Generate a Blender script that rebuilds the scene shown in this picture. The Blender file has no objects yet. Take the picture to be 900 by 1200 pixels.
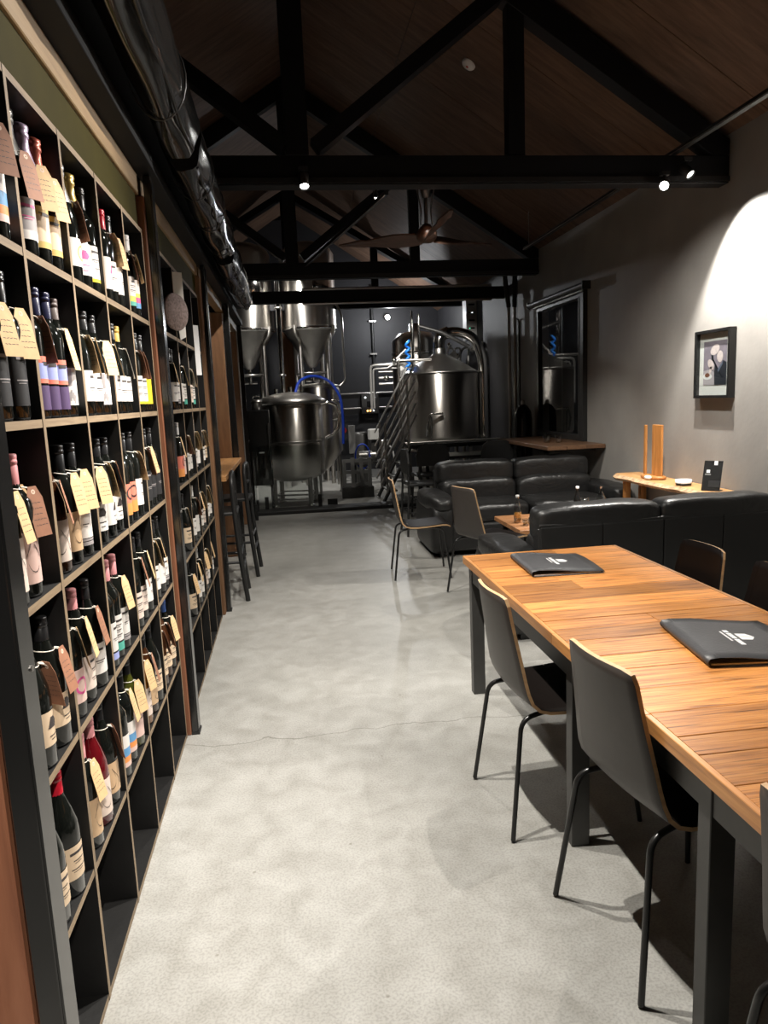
import bpy, bmesh, math, random
from mathutils import Vector, Matrix
random.seed(7)
R = math.radians
SC = bpy.context.scene
COL = SC.collection

# ------------------------------------------------------------------ camera
YAW, PITCH, ROLL, H, FPX = .1269, .1578, -.0425, 1.476, 842.6
fw = Vector((math.sin(YAW)*math.cos(PITCH), math.cos(YAW)*math.cos(PITCH), -math.sin(PITCH)))
r0 = Vector((math.cos(YAW), -math.sin(YAW), 0)); u0 = r0.cross(fw)
rt = r0*math.cos(ROLL)+u0*math.sin(ROLL); up = -r0*math.sin(ROLL)+u0*math.cos(ROLL)
cam = bpy.data.cameras.new('camera'); camo = bpy.data.objects.new('camera', cam); COL.objects.link(camo)
camo.matrix_world = Matrix(((rt.x, up.x, -fw.x, 0), (rt.y, up.y, -fw.y, 0), (rt.z, up.z, -fw.z, H), (0, 0, 0, 1)))
cam.sensor_fit = 'VERTICAL'; cam.sensor_height = 24.0; cam.lens = 24.0*FPX/1200; cam.clip_start = .02; cam.clip_end = 100
SC.camera = camo

# ------------------------------------------------------------------ world, exposure
w = bpy.data.worlds.new('night'); SC.world = w; w.use_nodes = True
w.node_tree.nodes['Background'].inputs[0].default_value = (.10, .13, .2, 1)
w.node_tree.nodes['Background'].inputs[1].default_value = .03
SC.view_settings.view_transform = 'Standard'; SC.view_settings.look = 'None'
SC.view_settings.exposure = 0.15; SC.view_settings.gamma = 1.0
SC.cycles.use_denoising = True
SC.cycles.max_bounces = 8; SC.cycles.diffuse_bounces = 4; SC.cycles.glossy_bounces = 4; SC.cycles.transmission_bounces = 6; SC.cycles.transparent_max_bounces = 24
SC.cycles.caustics_reflective = False; SC.cycles.caustics_refractive = False
SC.cycles.sample_clamp_indirect = 4

def spot(name, loc, aim, watts, deg=70, blend=.5, col=(1, .95, .87), rad=.016):
    l = bpy.data.lights.new(name, 'SPOT'); l.energy = watts; l.spot_size = R(deg); l.spot_blend = blend
    l.color = col; l.shadow_soft_size = rad
    o = bpy.data.objects.new(name, l); COL.objects.link(o); o.location = loc
    o.rotation_euler = (Vector(aim)-Vector(loc)).to_track_quat('-Z', 'Y').to_euler()
    return o
def point(name, loc, watts, col=(1, .97, .93), rad=.04):
    l = bpy.data.lights.new(name, 'POINT'); l.energy = watts; l.color = col; l.shadow_soft_size = rad
    o = bpy.data.objects.new(name, l); COL.objects.link(o); o.location = loc
    return o
# the lamps on the centre track over the walkway
spot('walkway_light', (.20, 2.12, 2.95), (.25, 1.75, 0), 240, 88, .5)
spot('walkway_light', (.20, 2.42, 2.95), (.35, 2.6, 0), 205, 88, .5)
spot('walkway_light', (.0, 3.6, 2.95), (.7, 5.0, 0), 230, 84, .7)
# lamps aimed at the wine rack
spot('rack_light', (1.3, 2.9, 3.0), (-.55, 2.0, 1.2), 215, 70, .6, (1, .93, .84))
spot('rack_light', (2.636, 4.875, 2.80), (-.5, 2.2, 1.2), 240, 50, .6, (1, .97, .93))
# first truss, side track and behind-camera lamps, plus added wall, floor and sofa fills
spot('wall_light', (2.80, 4.86, 2.89), (3.2, 4.4, 1.2), 300, 98, .35, (1, .96, .9))
spot('wall_light', (2.82, 4.86, 2.88), (3.2, 4.15, 2.1), 14, 62, .8, (1, .96, .9))
spot('wall_light', (2.2, 4.2, 3.05), (3.2, 5.4, .9), 200, 80, .9, (1, .95, .88))  # extra wash added for the wall, no lamp hangs here
spot('stud_light', (.5, -.9, 2.9), (-.6, 1.3, .55), 330, 26, .7, (1, .93, .84))
spot('truss_light', (.202, 4.89, 2.81), (.3, 4.2, 0), 110, 80, .7)
spot('floor_fill', (.62, 7.0, 3.0), (.35, 6.8, 0), 95, 84, .8)  # added fill brightening the far floor
spot('lounge_light', (2.72, 5.6, 3.0), (2.1, 5.6, .4), 160, 78, .7)
spot('sofa_fill', (1.9, 2.6, 3.0), (2.2, 4.1, .7), 70, 62, .7)  # added fill for the near sofa's highlights, no fitting
spot('sofa_fill', (1.2, 5.9, 3.05), (2.2, 6.8, .6), 170, 64, .7)  # added fill lifting the darker far sofa
# brewery lamps, plus unseen fills added for kettle, pipework, counter and tanks
point('brewery_light', (2.05, 13.9, 2.95), 60, (.95, .97, 1))
spot('tank_light', (-.06, 12.1, 3.75), (-.06, 12.7, 2.4), 330, 95, .5, (1, .97, .92), .06)
spot('kettle_fill', (2.0, 9.95, 2.76), (2.35, 11.3, 1.5), 120, 85, .6)  # unseen fill added for the kettle, no housing
spot('pipework_fill', (1.5, 10.9, 3.3), (2.15, 12.2, 1.9), 90, 40, .6)  # added fill to brighten the pipe cluster
spot('counter_fill', (.35, 6.1, 3.0), (-.6, 7.3, 1.1), 110, 62, .7)  # added fill for the studs and the counter
spot('brewhouse_fill', (.3, 9.95, 2.72), (.15, 10.6, 1.0), 55, 90, .6)  # unseen fill added over the tanks, no housing
spot('brewhouse_fill', (.6, 8.75, 2.88), (.05, 10.4, .95), 60, 46, .7)  # added fill from the room side to brighten the round tank

# ------------------------------------------------------------------ materials
def newmat(n):
    m = bpy.data.materials.new(n); m.use_nodes = True
    return m, m.node_tree, m.node_tree.nodes['Principled BSDF']
def nd(t, kind, **k):
    n = t.nodes.new(kind)
    for a, v in k.items(): setattr(n, a, v)
    return n
def mat(n, c, rough=.5, metal=0., var=0., scale=8., bump=0., bscale=60., coat=0., spec=.5, emit=None, es=0., trans=0., stretch=None, ior=1.5):
    m, t, b = newmat(n)
    b.inputs['Base Color'].default_value = (*c, 1); b.inputs['Roughness'].default_value = rough
    b.inputs['Metallic'].default_value = metal; b.inputs['Coat Weight'].default_value = coat
    b.inputs['Specular IOR Level'].default_value = spec; b.inputs['Transmission Weight'].default_value = trans
    b.inputs['IOR'].default_value = ior
    if emit: b.inputs['Emission Color'].default_value = (*emit, 1); b.inputs['Emission Strength'].default_value = es
    if var or bump:
        tc = nd(t, 'ShaderNodeTexCoord'); mp = nd(t, 'ShaderNodeMapping')
        t.links.new(tc.outputs['Object'], mp.inputs[0])
        if stretch: mp.inputs['Scale'].default_value = stretch
    if var:
        nz = nd(t, 'ShaderNodeTexNoise'); nz.inputs['Scale'].default_value = scale; nz.inputs['Detail'].default_value = 6
        t.links.new(mp.outputs[0], nz.inputs['Vector'])
        rp = nd(t, 'ShaderNodeValToRGB'); e = rp.color_ramp.elements
        e[0].position = .3; e[1].position = .7
        e[0].color = (*[max(0, x*(1-var)) for x in c], 1); e[1].color = (*[min(1, x*(1+var)) for x in c], 1)
        t.links.new(nz.outputs[0], rp.inputs[0]); t.links.new(rp.outputs[0], b.inputs['Base Color'])
    if bump:
        n2 = nd(t, 'ShaderNodeTexNoise'); n2.inputs['Scale'].default_value = bscale; n2.inputs['Detail'].default_value = 4
        t.links.new(mp.outputs[0], n2.inputs['Vector'])
        bp = nd(t, 'ShaderNodeBump'); bp.inputs['Strength'].default_value = bump; bp.inputs['Distance'].default_value = .01
        t.links.new(n2.outputs[0], bp.inputs['Height']); t.links.new(bp.outputs[0], b.inputs['Normal'])
    return m
def wood(n, ca, cb, cc, axis=0, rough=.45, scale=3., stretch=14., rand=.35, bump=.15, coat=0., streak=0.):
    """grain along axis; every object gets its own offset and shade"""
    m, t, b = newmat(n)
    tc = nd(t, 'ShaderNodeTexCoord'); oi = nd(t, 'ShaderNodeObjectInfo')
    mp = nd(t, 'ShaderNodeMapping'); s = [stretch]*3; s[axis] = 1.
    mp.inputs['Scale'].default_value = s
    mu = nd(t, 'ShaderNodeMath', operation='MULTIPLY'); mu.inputs[1].default_value = 57.
    t.links.new(oi.outputs['Random'], mu.inputs[0])
    t.links.new(tc.outputs['Object'], mp.inputs['Vector']); t.links.new(mu.outputs[0], mp.inputs['Location'])
    nz = nd(t, 'ShaderNodeTexNoise'); nz.inputs['Scale'].default_value = scale; nz.inputs['Detail'].default_value = 8; nz.inputs['Roughness'].default_value = .62
    nz.inputs['Distortion'].default_value = .4
    t.links.new(mp.outputs[0], nz.inputs['Vector'])
    rp = nd(t, 'ShaderNodeValToRGB'); e = rp.color_ramp.elements
    e[0].position = .25; e[0].color = (*cc, 1); e[1].position = .75; e[1].color = (*ca, 1)
    x = e.new(.5); x.color = (*cb, 1)
    t.links.new(nz.outputs[0], rp.inputs[0])
    last = rp.outputs[0]
    if streak:
        m3 = nd(t, 'ShaderNodeMapping'); s3 = [stretch*2.6]*3; s3[axis] = 1.6; m3.inputs['Scale'].default_value = s3
        t.links.new(tc.outputs['Object'], m3.inputs['Vector']); t.links.new(mu.outputs[0], m3.inputs['Location'])
        n3 = nd(t, 'ShaderNodeTexNoise'); n3.inputs['Scale'].default_value = 3.2; n3.inputs['Detail'].default_value = 3; t.links.new(m3.outputs[0], n3.inputs['Vector'])
        r3 = nd(t, 'ShaderNodeValToRGB'); q3 = r3.color_ramp.elements
        q3[0].position = .33; q3[0].color = (.12, .09, .08, 1); q3[1].position = .43; q3[1].color = (1, 1, 1, 1)
        t.links.new(n3.outputs[0], r3.inputs[0])
        x3 = nd(t, 'ShaderNodeMix', data_type='RGBA', blend_type='MULTIPLY'); x3.inputs['Factor'].default_value = streak
        t.links.new(last, x3.inputs['A']); t.links.new(r3.outputs[0], x3.inputs['B']); last = x3.outputs['Result']
    hs = nd(t, 'ShaderNodeHueSaturation')
    mr = nd(t, 'ShaderNodeMapRange'); mr.inputs['To Min'].default_value = 1-rand; mr.inputs['To Max'].default_value = 1+rand
    t.links.new(oi.outputs['Random'], mr.inputs[0]); t.links.new(mr.outputs[0], hs.inputs['Value'])
    t.links.new(last, hs.inputs['Color']); t.links.new(hs.outputs[0], b.inputs['Base Color'])
    b.inputs['Roughness'].default_value = rough; b.inputs['Coat Weight'].default_value = coat
    bp = nd(t, 'ShaderNodeBump'); bp.inputs['Strength'].default_value = bump; bp.inputs['Distance'].default_value = .004
    t.links.new(nz.outputs[0], bp.inputs['Height']); t.links.new(bp.outputs[0], b.inputs['Normal'])
    return m

def concrete():
    m, t, b = newmat('polished concrete')
    tc = nd(t, 'ShaderNodeTexCoord')
    def noise(sc, det, dist=0.):
        n = nd(t, 'ShaderNodeTexNoise'); n.inputs['Scale'].default_value = sc; n.inputs['Detail'].default_value = det
        n.inputs['Distortion'].default_value = dist; t.links.new(tc.outputs['Object'], n.inputs['Vector']); return n
    a = noise(.8, 5, .6); c = noise(9, 10, .5); d = noise(140, 3)
    def ramp(n, p0, c0, p1, c1):
        r = nd(t, 'ShaderNodeValToRGB'); e = r.color_ramp.elements
        e[0].position = p0; e[0].color = (*c0, 1); e[1].position = p1; e[1].color = (*c1, 1)
        t.links.new(n.outputs[0], r.inputs[0]); return r
    ra = ramp(a, .32, (.33, .325, .305), .7, (.42, .415, .395))
    rc = ramp(c, .3, (.82, .812, .79), .68, (1.05, 1.05, 1.045))
    rd = ramp(d, .38, (.84, .84, .84), .56, (1.05, 1.05, 1.05))
    def mul(x, y):
        k = nd(t, 'ShaderNodeMix', data_type='RGBA', blend_type='MULTIPLY'); k.inputs['Factor'].default_value = 1
        t.links.new(x, k.inputs['A']); t.links.new(y, k.inputs['B']); return k.outputs['Result']
    col = mul(mul(ra.outputs[0], rc.outputs[0]), rd.outputs[0])
    # dark specks and stains
    v = nd(t, 'ShaderNodeTexVoronoi'); v.inputs['Scale'].default_value = 7; t.links.new(tc.outputs['Object'], v.inputs['Vector'])
    rv = ramp(v, .02, (.62, .6, .56), .05, (1, 1, 1)); col = mul(col, rv.outputs[0])
    # hairline crack across the walkway
    sx = nd(t, 'ShaderNodeSeparateXYZ'); t.links.new(tc.outputs['Object'], sx.inputs[0])
    cn = noise(3.5, 6); 
    ad = nd(t, 'ShaderNodeMath', operation='MULTIPLY_ADD'); ad.inputs[1].default_value = .22; ad.inputs[2].default_value = -3.15
    t.links.new(cn.outputs[0], ad.inputs[0])
    sm = nd(t, 'ShaderNodeMath', operation='ADD'); t.links.new(sx.outputs[1], sm.inputs[0]); t.links.new(ad.outputs[0], sm.inputs[1])
    ab = nd(t, 'ShaderNodeMath', operation='ABSOLUTE'); t.links.new(sm.outputs[0], ab.inputs[0])
    rk = ramp(ab, .0015, (.5, .49, .46), .0045, (1, 1, 1)); col = mul(col, rk.outputs[0])
    t.links.new(col, b.inputs['Base Color'])
    rr = nd(t, 'ShaderNodeMapRange'); rr.inputs['To Min'].default_value = .28; rr.inputs['To Max'].default_value = .5
    t.links.new(c.outputs[0], rr.inputs[0]); t.links.new(rr.outputs[0], b.inputs['Roughness'])
    bp = nd(t, 'ShaderNodeBump'); bp.inputs['Strength'].default_value = .03; bp.inputs['Distance'].default_value = .002
    t.links.new(c.outputs[0], bp.inputs['Height']); t.links.new(bp.outputs[0], b.inputs['Normal'])
    return m

M = {}
M['concrete'] = concrete()
M['plaster'] = mat('grey wall paint', (.30, .285, .265), .6, var=.1, scale=2.5, bump=.12, bscale=25)
M['darkwall'] = mat('charcoal wall paint', (.021, .021, .024), .6, var=.12, scale=3)
M['blackwall'] = mat('black partition paint', (.012, .012, .013), .55)
M['ceilply'] = wood('dark stained ceiling plywood', (.175, .108, .072), (.12, .074, .051), (.064, .041, .031), axis=0, rough=.6, scale=2.2, stretch=7, rand=.12, bump=.05)
M['ceilply'].node_tree.nodes['Principled BSDF'].inputs['Specular IOR Level'].default_value = .12
M['postgloss'] = mat('black gloss post', (.012, .012, .012), .17, spec=.8)
M['trussblack'] = mat('black timber paint', (.0045, .0045, .0055), .6, var=.15, scale=12, spec=.25)
M['steelblack'] = mat('black powder coat', (.018, .018, .018), .42, var=.1, scale=20)
M['steelgrey'] = mat('charcoal powder coat', (.042, .041, .039), .42, var=.08, scale=20)
M['rackblack'] = mat('black stained plywood', (.0065, .0062, .006), .5, var=.25, scale=14, bump=.05)
M['plyedge'] = wood('raw plywood edge', (.32, .235, .145), (.25, .18, .11), (.16, .11, .068), axis=1, rough=.6, scale=6, stretch=18, rand=.15)
M['plyedge_v'] = wood('raw plywood edge upright', (.32, .235, .145), (.25, .18, .11), (.16, .11, .068), axis=2, rough=.6, scale=6, stretch=18, rand=.15)
M['rail'] = wood('pine rail', (.30, .205, .105), (.25, .165, .08), (.18, .115, .055), axis=1, rough=.5, scale=4, rand=.12)
M['olive'] = mat('olive bulkhead paint', (.038, .031, .002), .7, var=.1, spec=.1)
M['stud'] = wood('red-brown timber stud', (.36, .155, .085), (.29, .115, .06), (.20, .075, .04), axis=2, rough=.5, scale=2.5, stretch=10, rand=.12)
M['stud2'] = wood('brown timber stud', (.30, .16, .08), (.23, .115, .055), (.15, .07, .034), axis=2, rough=.55, scale=3, stretch=9, rand=.15)
M['bark'] = wood('rough dark boards', (.11, .065, .035), (.075, .043, .024), (.03, .018, .011), axis=2, rough=.7, scale=5, stretch=3, rand=.15, bump=.4)
M['tabletop'] = wood('recycled hardwood plank', (.70, .335, .105), (.54, .22, .06), (.21, .075, .026), axis=0, rough=.42, scale=4.2, stretch=20, rand=.38, bump=.2, streak=.7)
M['tabletop'].node_tree.nodes['Principled BSDF'].inputs['Specular IOR Level'].default_value = .3
M['tableedge'] = wood('hardwood edge board', (.58, .29, .095), (.45, .20, .06), (.25, .10, .035), axis=1, rough=.4, scale=3.2, stretch=16, rand=.2, coat=.15)
M['oak'] = wood('oiled oak', (.56, .27, .085), (.44, .19, .052), (.25, .09, .026), axis=2, rough=.42, scale=4, stretch=14, rand=.12)
M['live'] = wood('live-edge slab timber', (.62, .36, .16), (.5, .27, .105), (.3, .14, .055), axis=1, rough=.42, scale=4, stretch=9, rand=.05, bump=.3)
M['bark_edge'] = mat('pale bark edge', (.42, .28, .16), .7, var=.45, scale=30, bump=.6, bscale=50)
M['coffee'] = wood('coffee table board', (.55, .29, .13), (.43, .20, .085), (.28, .12, .05), axis=0, rough=.4, scale=4, stretch=14, rand=.18)
M['counter'] = wood('counter board', (.47, .25, .10), (.38, .19, .07), (.26, .12, .045), axis=1, rough=.42, scale=4, stretch=14, rand=.12)
M['hightop'] = wood('dark counter board', (.20, .11, .06), (.15, .08, .043), (.1, .05, .027), axis=1, rough=.4, scale=4, rand=.1)
M['wenge'] = mat('wenge laminate', (.005, .0032, .0026), .5, var=.1, scale=30, spec=.15)
M['laminate'] = mat('dark laminate', (.045, .038, .034), .42, var=.06, scale=30, spec=.5)
M['chairedge'] = wood('birch ply edge', (.60, .40, .21), (.52, .33, .17), (.4, .24, .12), axis=0, rough=.5, scale=5, stretch=10, rand=.05)
M['chairleg'] = mat('black tube steel', (.012, .012, .012), .3)
def leather():
    m, t, b = newmat('black leather')
    b.inputs['Base Color'].default_value = (.0135, .0135, .0135, 1); b.inputs['Roughness'].default_value = .38; b.inputs['Specular IOR Level'].default_value = .6
    tc = nd(t, 'ShaderNodeTexCoord'); mp = nd(t, 'ShaderNodeMapping'); mp.inputs['Scale'].default_value = (1, .6, 1.5)
    t.links.new(tc.outputs['Object'], mp.inputs[0])
    n = nd(t, 'ShaderNodeTexNoise'); n.inputs['Scale'].default_value = 6; n.inputs['Detail'].default_value = 2; n.inputs['Distortion'].default_value = 1.4
    v = nd(t, 'ShaderNodeTexVoronoi'); v.inputs['Scale'].default_value = 160
    t.links.new(mp.outputs[0], n.inputs['Vector']); t.links.new(tc.outputs['Object'], v.inputs['Vector'])
    b1 = nd(t, 'ShaderNodeBump'); b1.inputs['Strength'].default_value = .3; b1.inputs['Distance'].default_value = .03
    b2 = nd(t, 'ShaderNodeBump'); b2.inputs['Strength'].default_value = .12; b2.inputs['Distance'].default_value = .002
    t.links.new(n.outputs[0], b1.inputs['Height']); t.links.new(v.outputs[0], b2.inputs['Height'])
    t.links.new(b1.outputs[0], b2.inputs['Normal']); t.links.new(b2.outputs[0], b.inputs['Normal'])
    return m
M['leather'] = leather()
M['leatherback'] = mat('matt black leather', (.0115, .0115, .0115), .45, bump=.06, bscale=140)
M['menu'] = mat('charcoal leather cover', (.058, .058, .061), .45, bump=.15, bscale=160, var=.12, scale=9)
M['paper'] = mat('white paper', (.78, .76, .72), .7)
M['white'] = mat('white print', (.82, .82, .82), .6)
def brushed(n, c, rough):
    m = mat(n, c, rough, 1., bump=.025, bscale=5, stretch=(30, 30, .5)); t = m.node_tree; b = t.nodes['Principled BSDF']
    tg = nd(t, 'ShaderNodeTangent', direction_type='RADIAL', axis='Z'); t.links.new(tg.outputs[0], b.inputs['Tangent'])
    b.inputs['Anisotropic'].default_value = .9; b.inputs['Anisotropic Rotation'].default_value = .25
    return m
M['stainless'] = brushed('brushed stainless', (.58, .55, .51), .33)
M['stainless_d'] = mat('dull stainless', (.42, .405, .385), .32, 1., var=.1, scale=5)
M['chrome'] = mat('polished stainless', (.75, .74, .72), .1, 1.)
M['blackgloss'] = mat('black gloss steel', (.012, .012, .012), .2)
M['bluehose'] = mat('blue hose', (.02, .07, .55), .35)
M['steelbright'] = mat('bright satin steel', (.72, .71, .69), .35, .6)
M['glowblue'] = mat('bright blue hose', (.03, .28, .95), .4)
M['copper'] = wood('timber column', (.26, .12, .055), (.2, .09, .04), (.12, .05, .025), axis=2, rough=.5, scale=3, rand=.05)
M['greyplastic'] = mat('grey plastic', (.2, .2, .195), .5)
M['redplastic'] = mat('red plastic', (.5, .03, .03), .4)
M['whiteplastic'] = mat('white plastic', (.65, .65, .63), .4)
M['lamp'] = mat('lit lamp', (1, 1, 1), .3, emit=(1, .97, .92), es=30)
M['lampdim'] = mat('lamp glow', (1, 1, 1), .3, emit=(1, .97, .92), es=5)
M['led'] = mat('amber pilot light', (1, .4, .1), .3, emit=(1, .45, .12), es=6)
M['ledw'] = mat('white pilot light', (1, 1, 1), .3, emit=(.9, .95, 1), es=3)
M['ledg'] = mat('green pilot light', (.1, 1, .5), .3, emit=(.1, 1, .5), es=3)
M['blindroll'] = mat('rolled clear plastic', (.012, .0115, .011), .16, var=.4, scale=5, bump=.4, bscale=6, coat=.3, stretch=(1, .35, 1))
M['fanwood'] = wood('walnut fan blade', (.11, .06, .042), (.08, .043, .03), (.05, .027, .02), axis=0, rough=.4, scale=5, rand=.1)
M['mauve'] = mat('mauve print ground', (.26, .22, .26), .6, var=.12, scale=20)
M['dark_print'] = mat('dark print', (.02, .022, .03), .6)
M['pinkwhite'] = mat('pinkish white print', (.72, .6, .58), .6, var=.12, scale=60)
M['lilac'] = mat('pale lilac print', (.45, .4, .42), .6)
M['brownprint'] = mat('brown print', (.2, .08, .045), .6)
M['blueprint'] = mat('slate blue print', (.1, .12, .17), .6)
def glass(n, c, rough=.02):
    return mat(n, c, rough, trans=1., ior=1.45)
def pane(n, tint, k):
    m, t, b = newmat(n)
    t.nodes.remove(b); o = t.nodes['Material Output']
    a = nd(t, 'ShaderNodeBsdfTransparent'); a.inputs[0].default_value = (*tint, 1)
    g = nd(t, 'ShaderNodeBsdfGlossy'); g.inputs['Roughness'].default_value = .02
    f = nd(t, 'ShaderNodeFresnel'); f.inputs[0].default_value = 1.5
    mu = nd(t, 'ShaderNodeMath', operation='MULTIPLY'); mu.inputs[1].default_value = k; t.links.new(f.outputs[0], mu.inputs[0])
    ge = nd(t, 'ShaderNodeNewGeometry'); iv = nd(t, 'ShaderNodeMath', operation='SUBTRACT'); iv.inputs[0].default_value = 1; t.links.new(ge.outputs['Backfacing'], iv.inputs[1])
    m2 = nd(t, 'ShaderNodeMath', operation='MULTIPLY'); t.links.new(mu.outputs[0], m2.inputs[0]); t.links.new(iv.outputs[0], m2.inputs[1]); mu = m2
    x = nd(t, 'ShaderNodeMixShader'); t.links.new(mu.outputs[0], x.inputs[0]); t.links.new(a.outputs[0], x.inputs[1]); t.links.new(g.outputs[0], x.inputs[2])
    t.links.new(x.outputs[0], o.inputs[0])
    return m
M['pane'] = pane('window glass', (.93, .95, .95), 1.4)
M['balglass'] = pane('balustrade glass', (.86, .88, .87), 1.5)
M['clear'] = pane('clear drinking glass', (.94, .95, .94), 5)
M['amber'] = mat('amber drink', (.75, .36, .08), .1, trans=.7, ior=1.33)
M['lemon'] = mat('pale yellow drink', (.8, .7, .3), .1, trans=.7, ior=1.33)

# ------------------------------------------------------------------ mesh builder
class MB:
    def __init__(s): s.v = []; s.f = []; s.mi = []; s.sm = []
    def add(s, vs, fs, mi=0, sm=False):
        b = len(s.v); s.v += [tuple(x) for x in vs]
        for k, f in enumerate(fs):
            s.f.append(tuple(b+i for i in f)); s.mi.append(mi[k] if isinstance(mi, (list, tuple)) else mi); s.sm.append(sm)
        return s
    def box(s, x0, x1, y0, y1, z0, z1, mi=0):
        v = [(x0, y0, z0), (x1, y0, z0), (x1, y1, z0), (x0, y1, z0), (x0, y0, z1), (x1, y0, z1), (x1, y1, z1), (x0, y1, z1)]
        # order: bottom, top, -y, +x, +y, -x
        return s.add(v, [(3, 2, 1, 0), (4, 5, 6, 7), (0, 1, 5, 4), (1, 2, 6, 5), (2, 3, 7, 6), (3, 0, 4, 7)], mi)
    def beam(s, a, b, wdt, dep, upv=(0, 0, 1), mi=0):
        a = Vector(a); b = Vector(b); d = (b-a).normalized(); u = Vector(upv); 
        if abs(d.dot(u)) > .99: u = Vector((0, 1, 0))
        x = d.cross(u).normalized(); y = x.cross(d).normalized()
        c = [(-1, -1), (1, -1), (1, 1), (-1, 1)]
        v = [p+x*i*wdt/2+y*j*dep/2 for p in (a, b) for i, j in c]
        return s.add(v, [(3, 2, 1, 0), (4, 5, 6, 7), (0, 1, 5, 4), (1, 2, 6, 5), (2, 3, 7, 6), (3, 0, 4, 7)], mi)
    def lathe(s, prof, n=16, c=(0, 0, 0), mi=0, sm=True, a0=0., a1=2*math.pi, cap=False, ax=None):
        full = abs(a1-a0-2*math.pi) < 1e-6; k = n if full else n+1
        v = []
        for r, z in prof:
            for i in range(k):
                t = a0+(a1-a0)*i/n; v.append(Vector((r*math.cos(t), r*math.sin(t), z)))
        if ax is not None:
            q = Vector((0, 0, 1)).rotation_difference(Vector(ax)); v = [q @ p for p in v]
        v = [p+Vector(c) for p in v]
        f = []; mm = []
        for j in range(len(prof)-1):
            for i in range(n):
                i2 = (i+1) % k
                f.append((j*k+i, j*k+i2, (j+1)*k+i2, (j+1)*k+i)); mm.append(mi[j] if isinstance(mi, (list, tuple)) else mi)
        s.add(v, f, mm, sm)
        if cap:
            m0 = mi if not isinstance(mi, (list, tuple)) else mi[0]
            s.add([v[i] for i in range(k)], [tuple(reversed(range(k)))], m0); s.add([v[(len(prof)-1)*k+i] for i in range(k)], [tuple(range(k))], m0)
        return s
    def cyl(s, a, b, r, n=12, mi=0, r2=None):
        a = Vector(a); b = Vector(b); d = b-a
        return s.lathe([(r, 0), (r2 if r2 is not None else r, d.length)], n, a, mi, True, cap=True, ax=d.normalized())
    def tube(s, pts, r, n=8, mi=0, closed=False):
        P = [Vector(p) for p in pts]; m = len(P)
        u = None; rings = []
        for i, p in enumerate(P):
            if closed: d = (P[(i+1) % m]-P[i-1]).normalized()
            else: d = (P[min(i+1, m-1)]-P[max(i-1, 0)]).normalized()
            if u is None:
                h = Vector((0, 0, 1)) if abs(d.z) < .9 else Vector((1, 0, 0)); u = (h-d*h.dot(d)).normalized()
            else: u = (u-d*u.dot(d)); u = u.normalized() if u.length > 1e-6 else d.orthogonal().normalized()
            w_ = d.cross(u); rr = r(i/(m-1)) if callable(r) else r
            rings.append([p+(u*math.cos(2*math.pi*k/n)+w_*math.sin(2*math.pi*k/n))*rr for k in range(n)])
        v = [q for g in rings for q in g]; f = []
        for j in range(m if closed else m-1):
            for k in range(n): f.append((j*n+k, j*n+(k+1) % n, ((j+1) % m)*n+(k+1) % n, ((j+1) % m)*n+k))
        s.add(v, f, mi, True)
        if not closed: s.add(rings[0], [tuple(reversed(range(n)))], mi); s.add(rings[-1], [tuple(range(n))], mi)
        return s
    def prism(s, poly, h0, h1, plane='xy', mi=0):
        n = len(poly)
        def P(a, b, h): return (a, b, h) if plane == 'xy' else (a, h, b) if plane == 'xz' else (h, a, b)
        v = [P(a, b, h0) for a, b in poly]+[P(a, b, h1) for a, b in poly]
        f = [tuple(reversed(range(n))), tuple(range(n, 2*n))]+[(i, (i+1) % n, n+(i+1) % n, n+i) for i in range(n)]
        return s.add(v, f, mi)
    def cushion(s, cx, cy, cz, sx, sy, sz, e=5., n=10, mi=0, wob=0.):
        """a stuffed box: superellipsoid on a subdivided cube"""
        vs = []; fs = []; idx = {}
        def key(p): return tuple(round(c, 5) for c in p)
        def vid(p):
            k = key(p)
            if k not in idx:
                q = [math.sin(c*math.pi/4)/math.sin(math.pi/4) for c in p]
                l = sum(abs(c)**e for c in q)**(1/e); q = [c/l for c in q]
                x = cx+q[0]*sx/2; y = cy+q[1]*sy/2; z = cz+q[2]*sz/2
                if wob: z += wob*math.sin(x*17+y*9)*math.sin(y*13-x*5); y += wob*.6*math.sin(x*23+z*11)
                idx[k] = len(vs); vs.append((x, y, z))
            return idx[k]
        for a in range(3):
            for sg in (-1, 1):
                b, c = (a+1) % 3, (a+2) % 3
                for i in range(n):
                    for j in range(n):
                        q = []
                        for di, dj in ((0, 0), (1, 0), (1, 1), (0, 1)):
                            p = [0, 0, 0]; p[a] = sg; p[b] = -1+2*(i+di)/n; p[c] = -1+2*(j+dj)/n; q.append(vid(p))
                        fs.append(tuple(q if sg > 0 else reversed(q)))
        return s.add(vs, fs, mi, True)
    def mesh(s, name, mats, bev=0., seg=1):
        me = bpy.data.meshes.new(name); me.from_pydata(s.v, [], s.f)
        mats = mats if isinstance(mats, (list, tuple)) else [mats]
        for m in mats: me.materials.append(M[m] if isinstance(m, str) else m)
        me.polygons.foreach_set('material_index', s.mi); me.polygons.foreach_set('use_smooth', s.sm)
        if bev:
            bm = bmesh.new(); bm.from_mesh(me)
            ed = [e for e in bm.edges if len(e.link_faces) == 2 and e.calc_face_angle(0) > .5]
            bmesh.ops.bevel(bm, geom=ed, offset=bev, segments=seg, profile=.5, affect='EDGES', clamp_overlap=True)
            bm.to_mesh(me); bm.free()
        me.update(); return me
    def build(s, name, mats, parent=None, bev=0., seg=1, loc=None, **p):
        return put(s.mesh(name, mats, bev, seg), name, parent, loc, **p)

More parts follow.
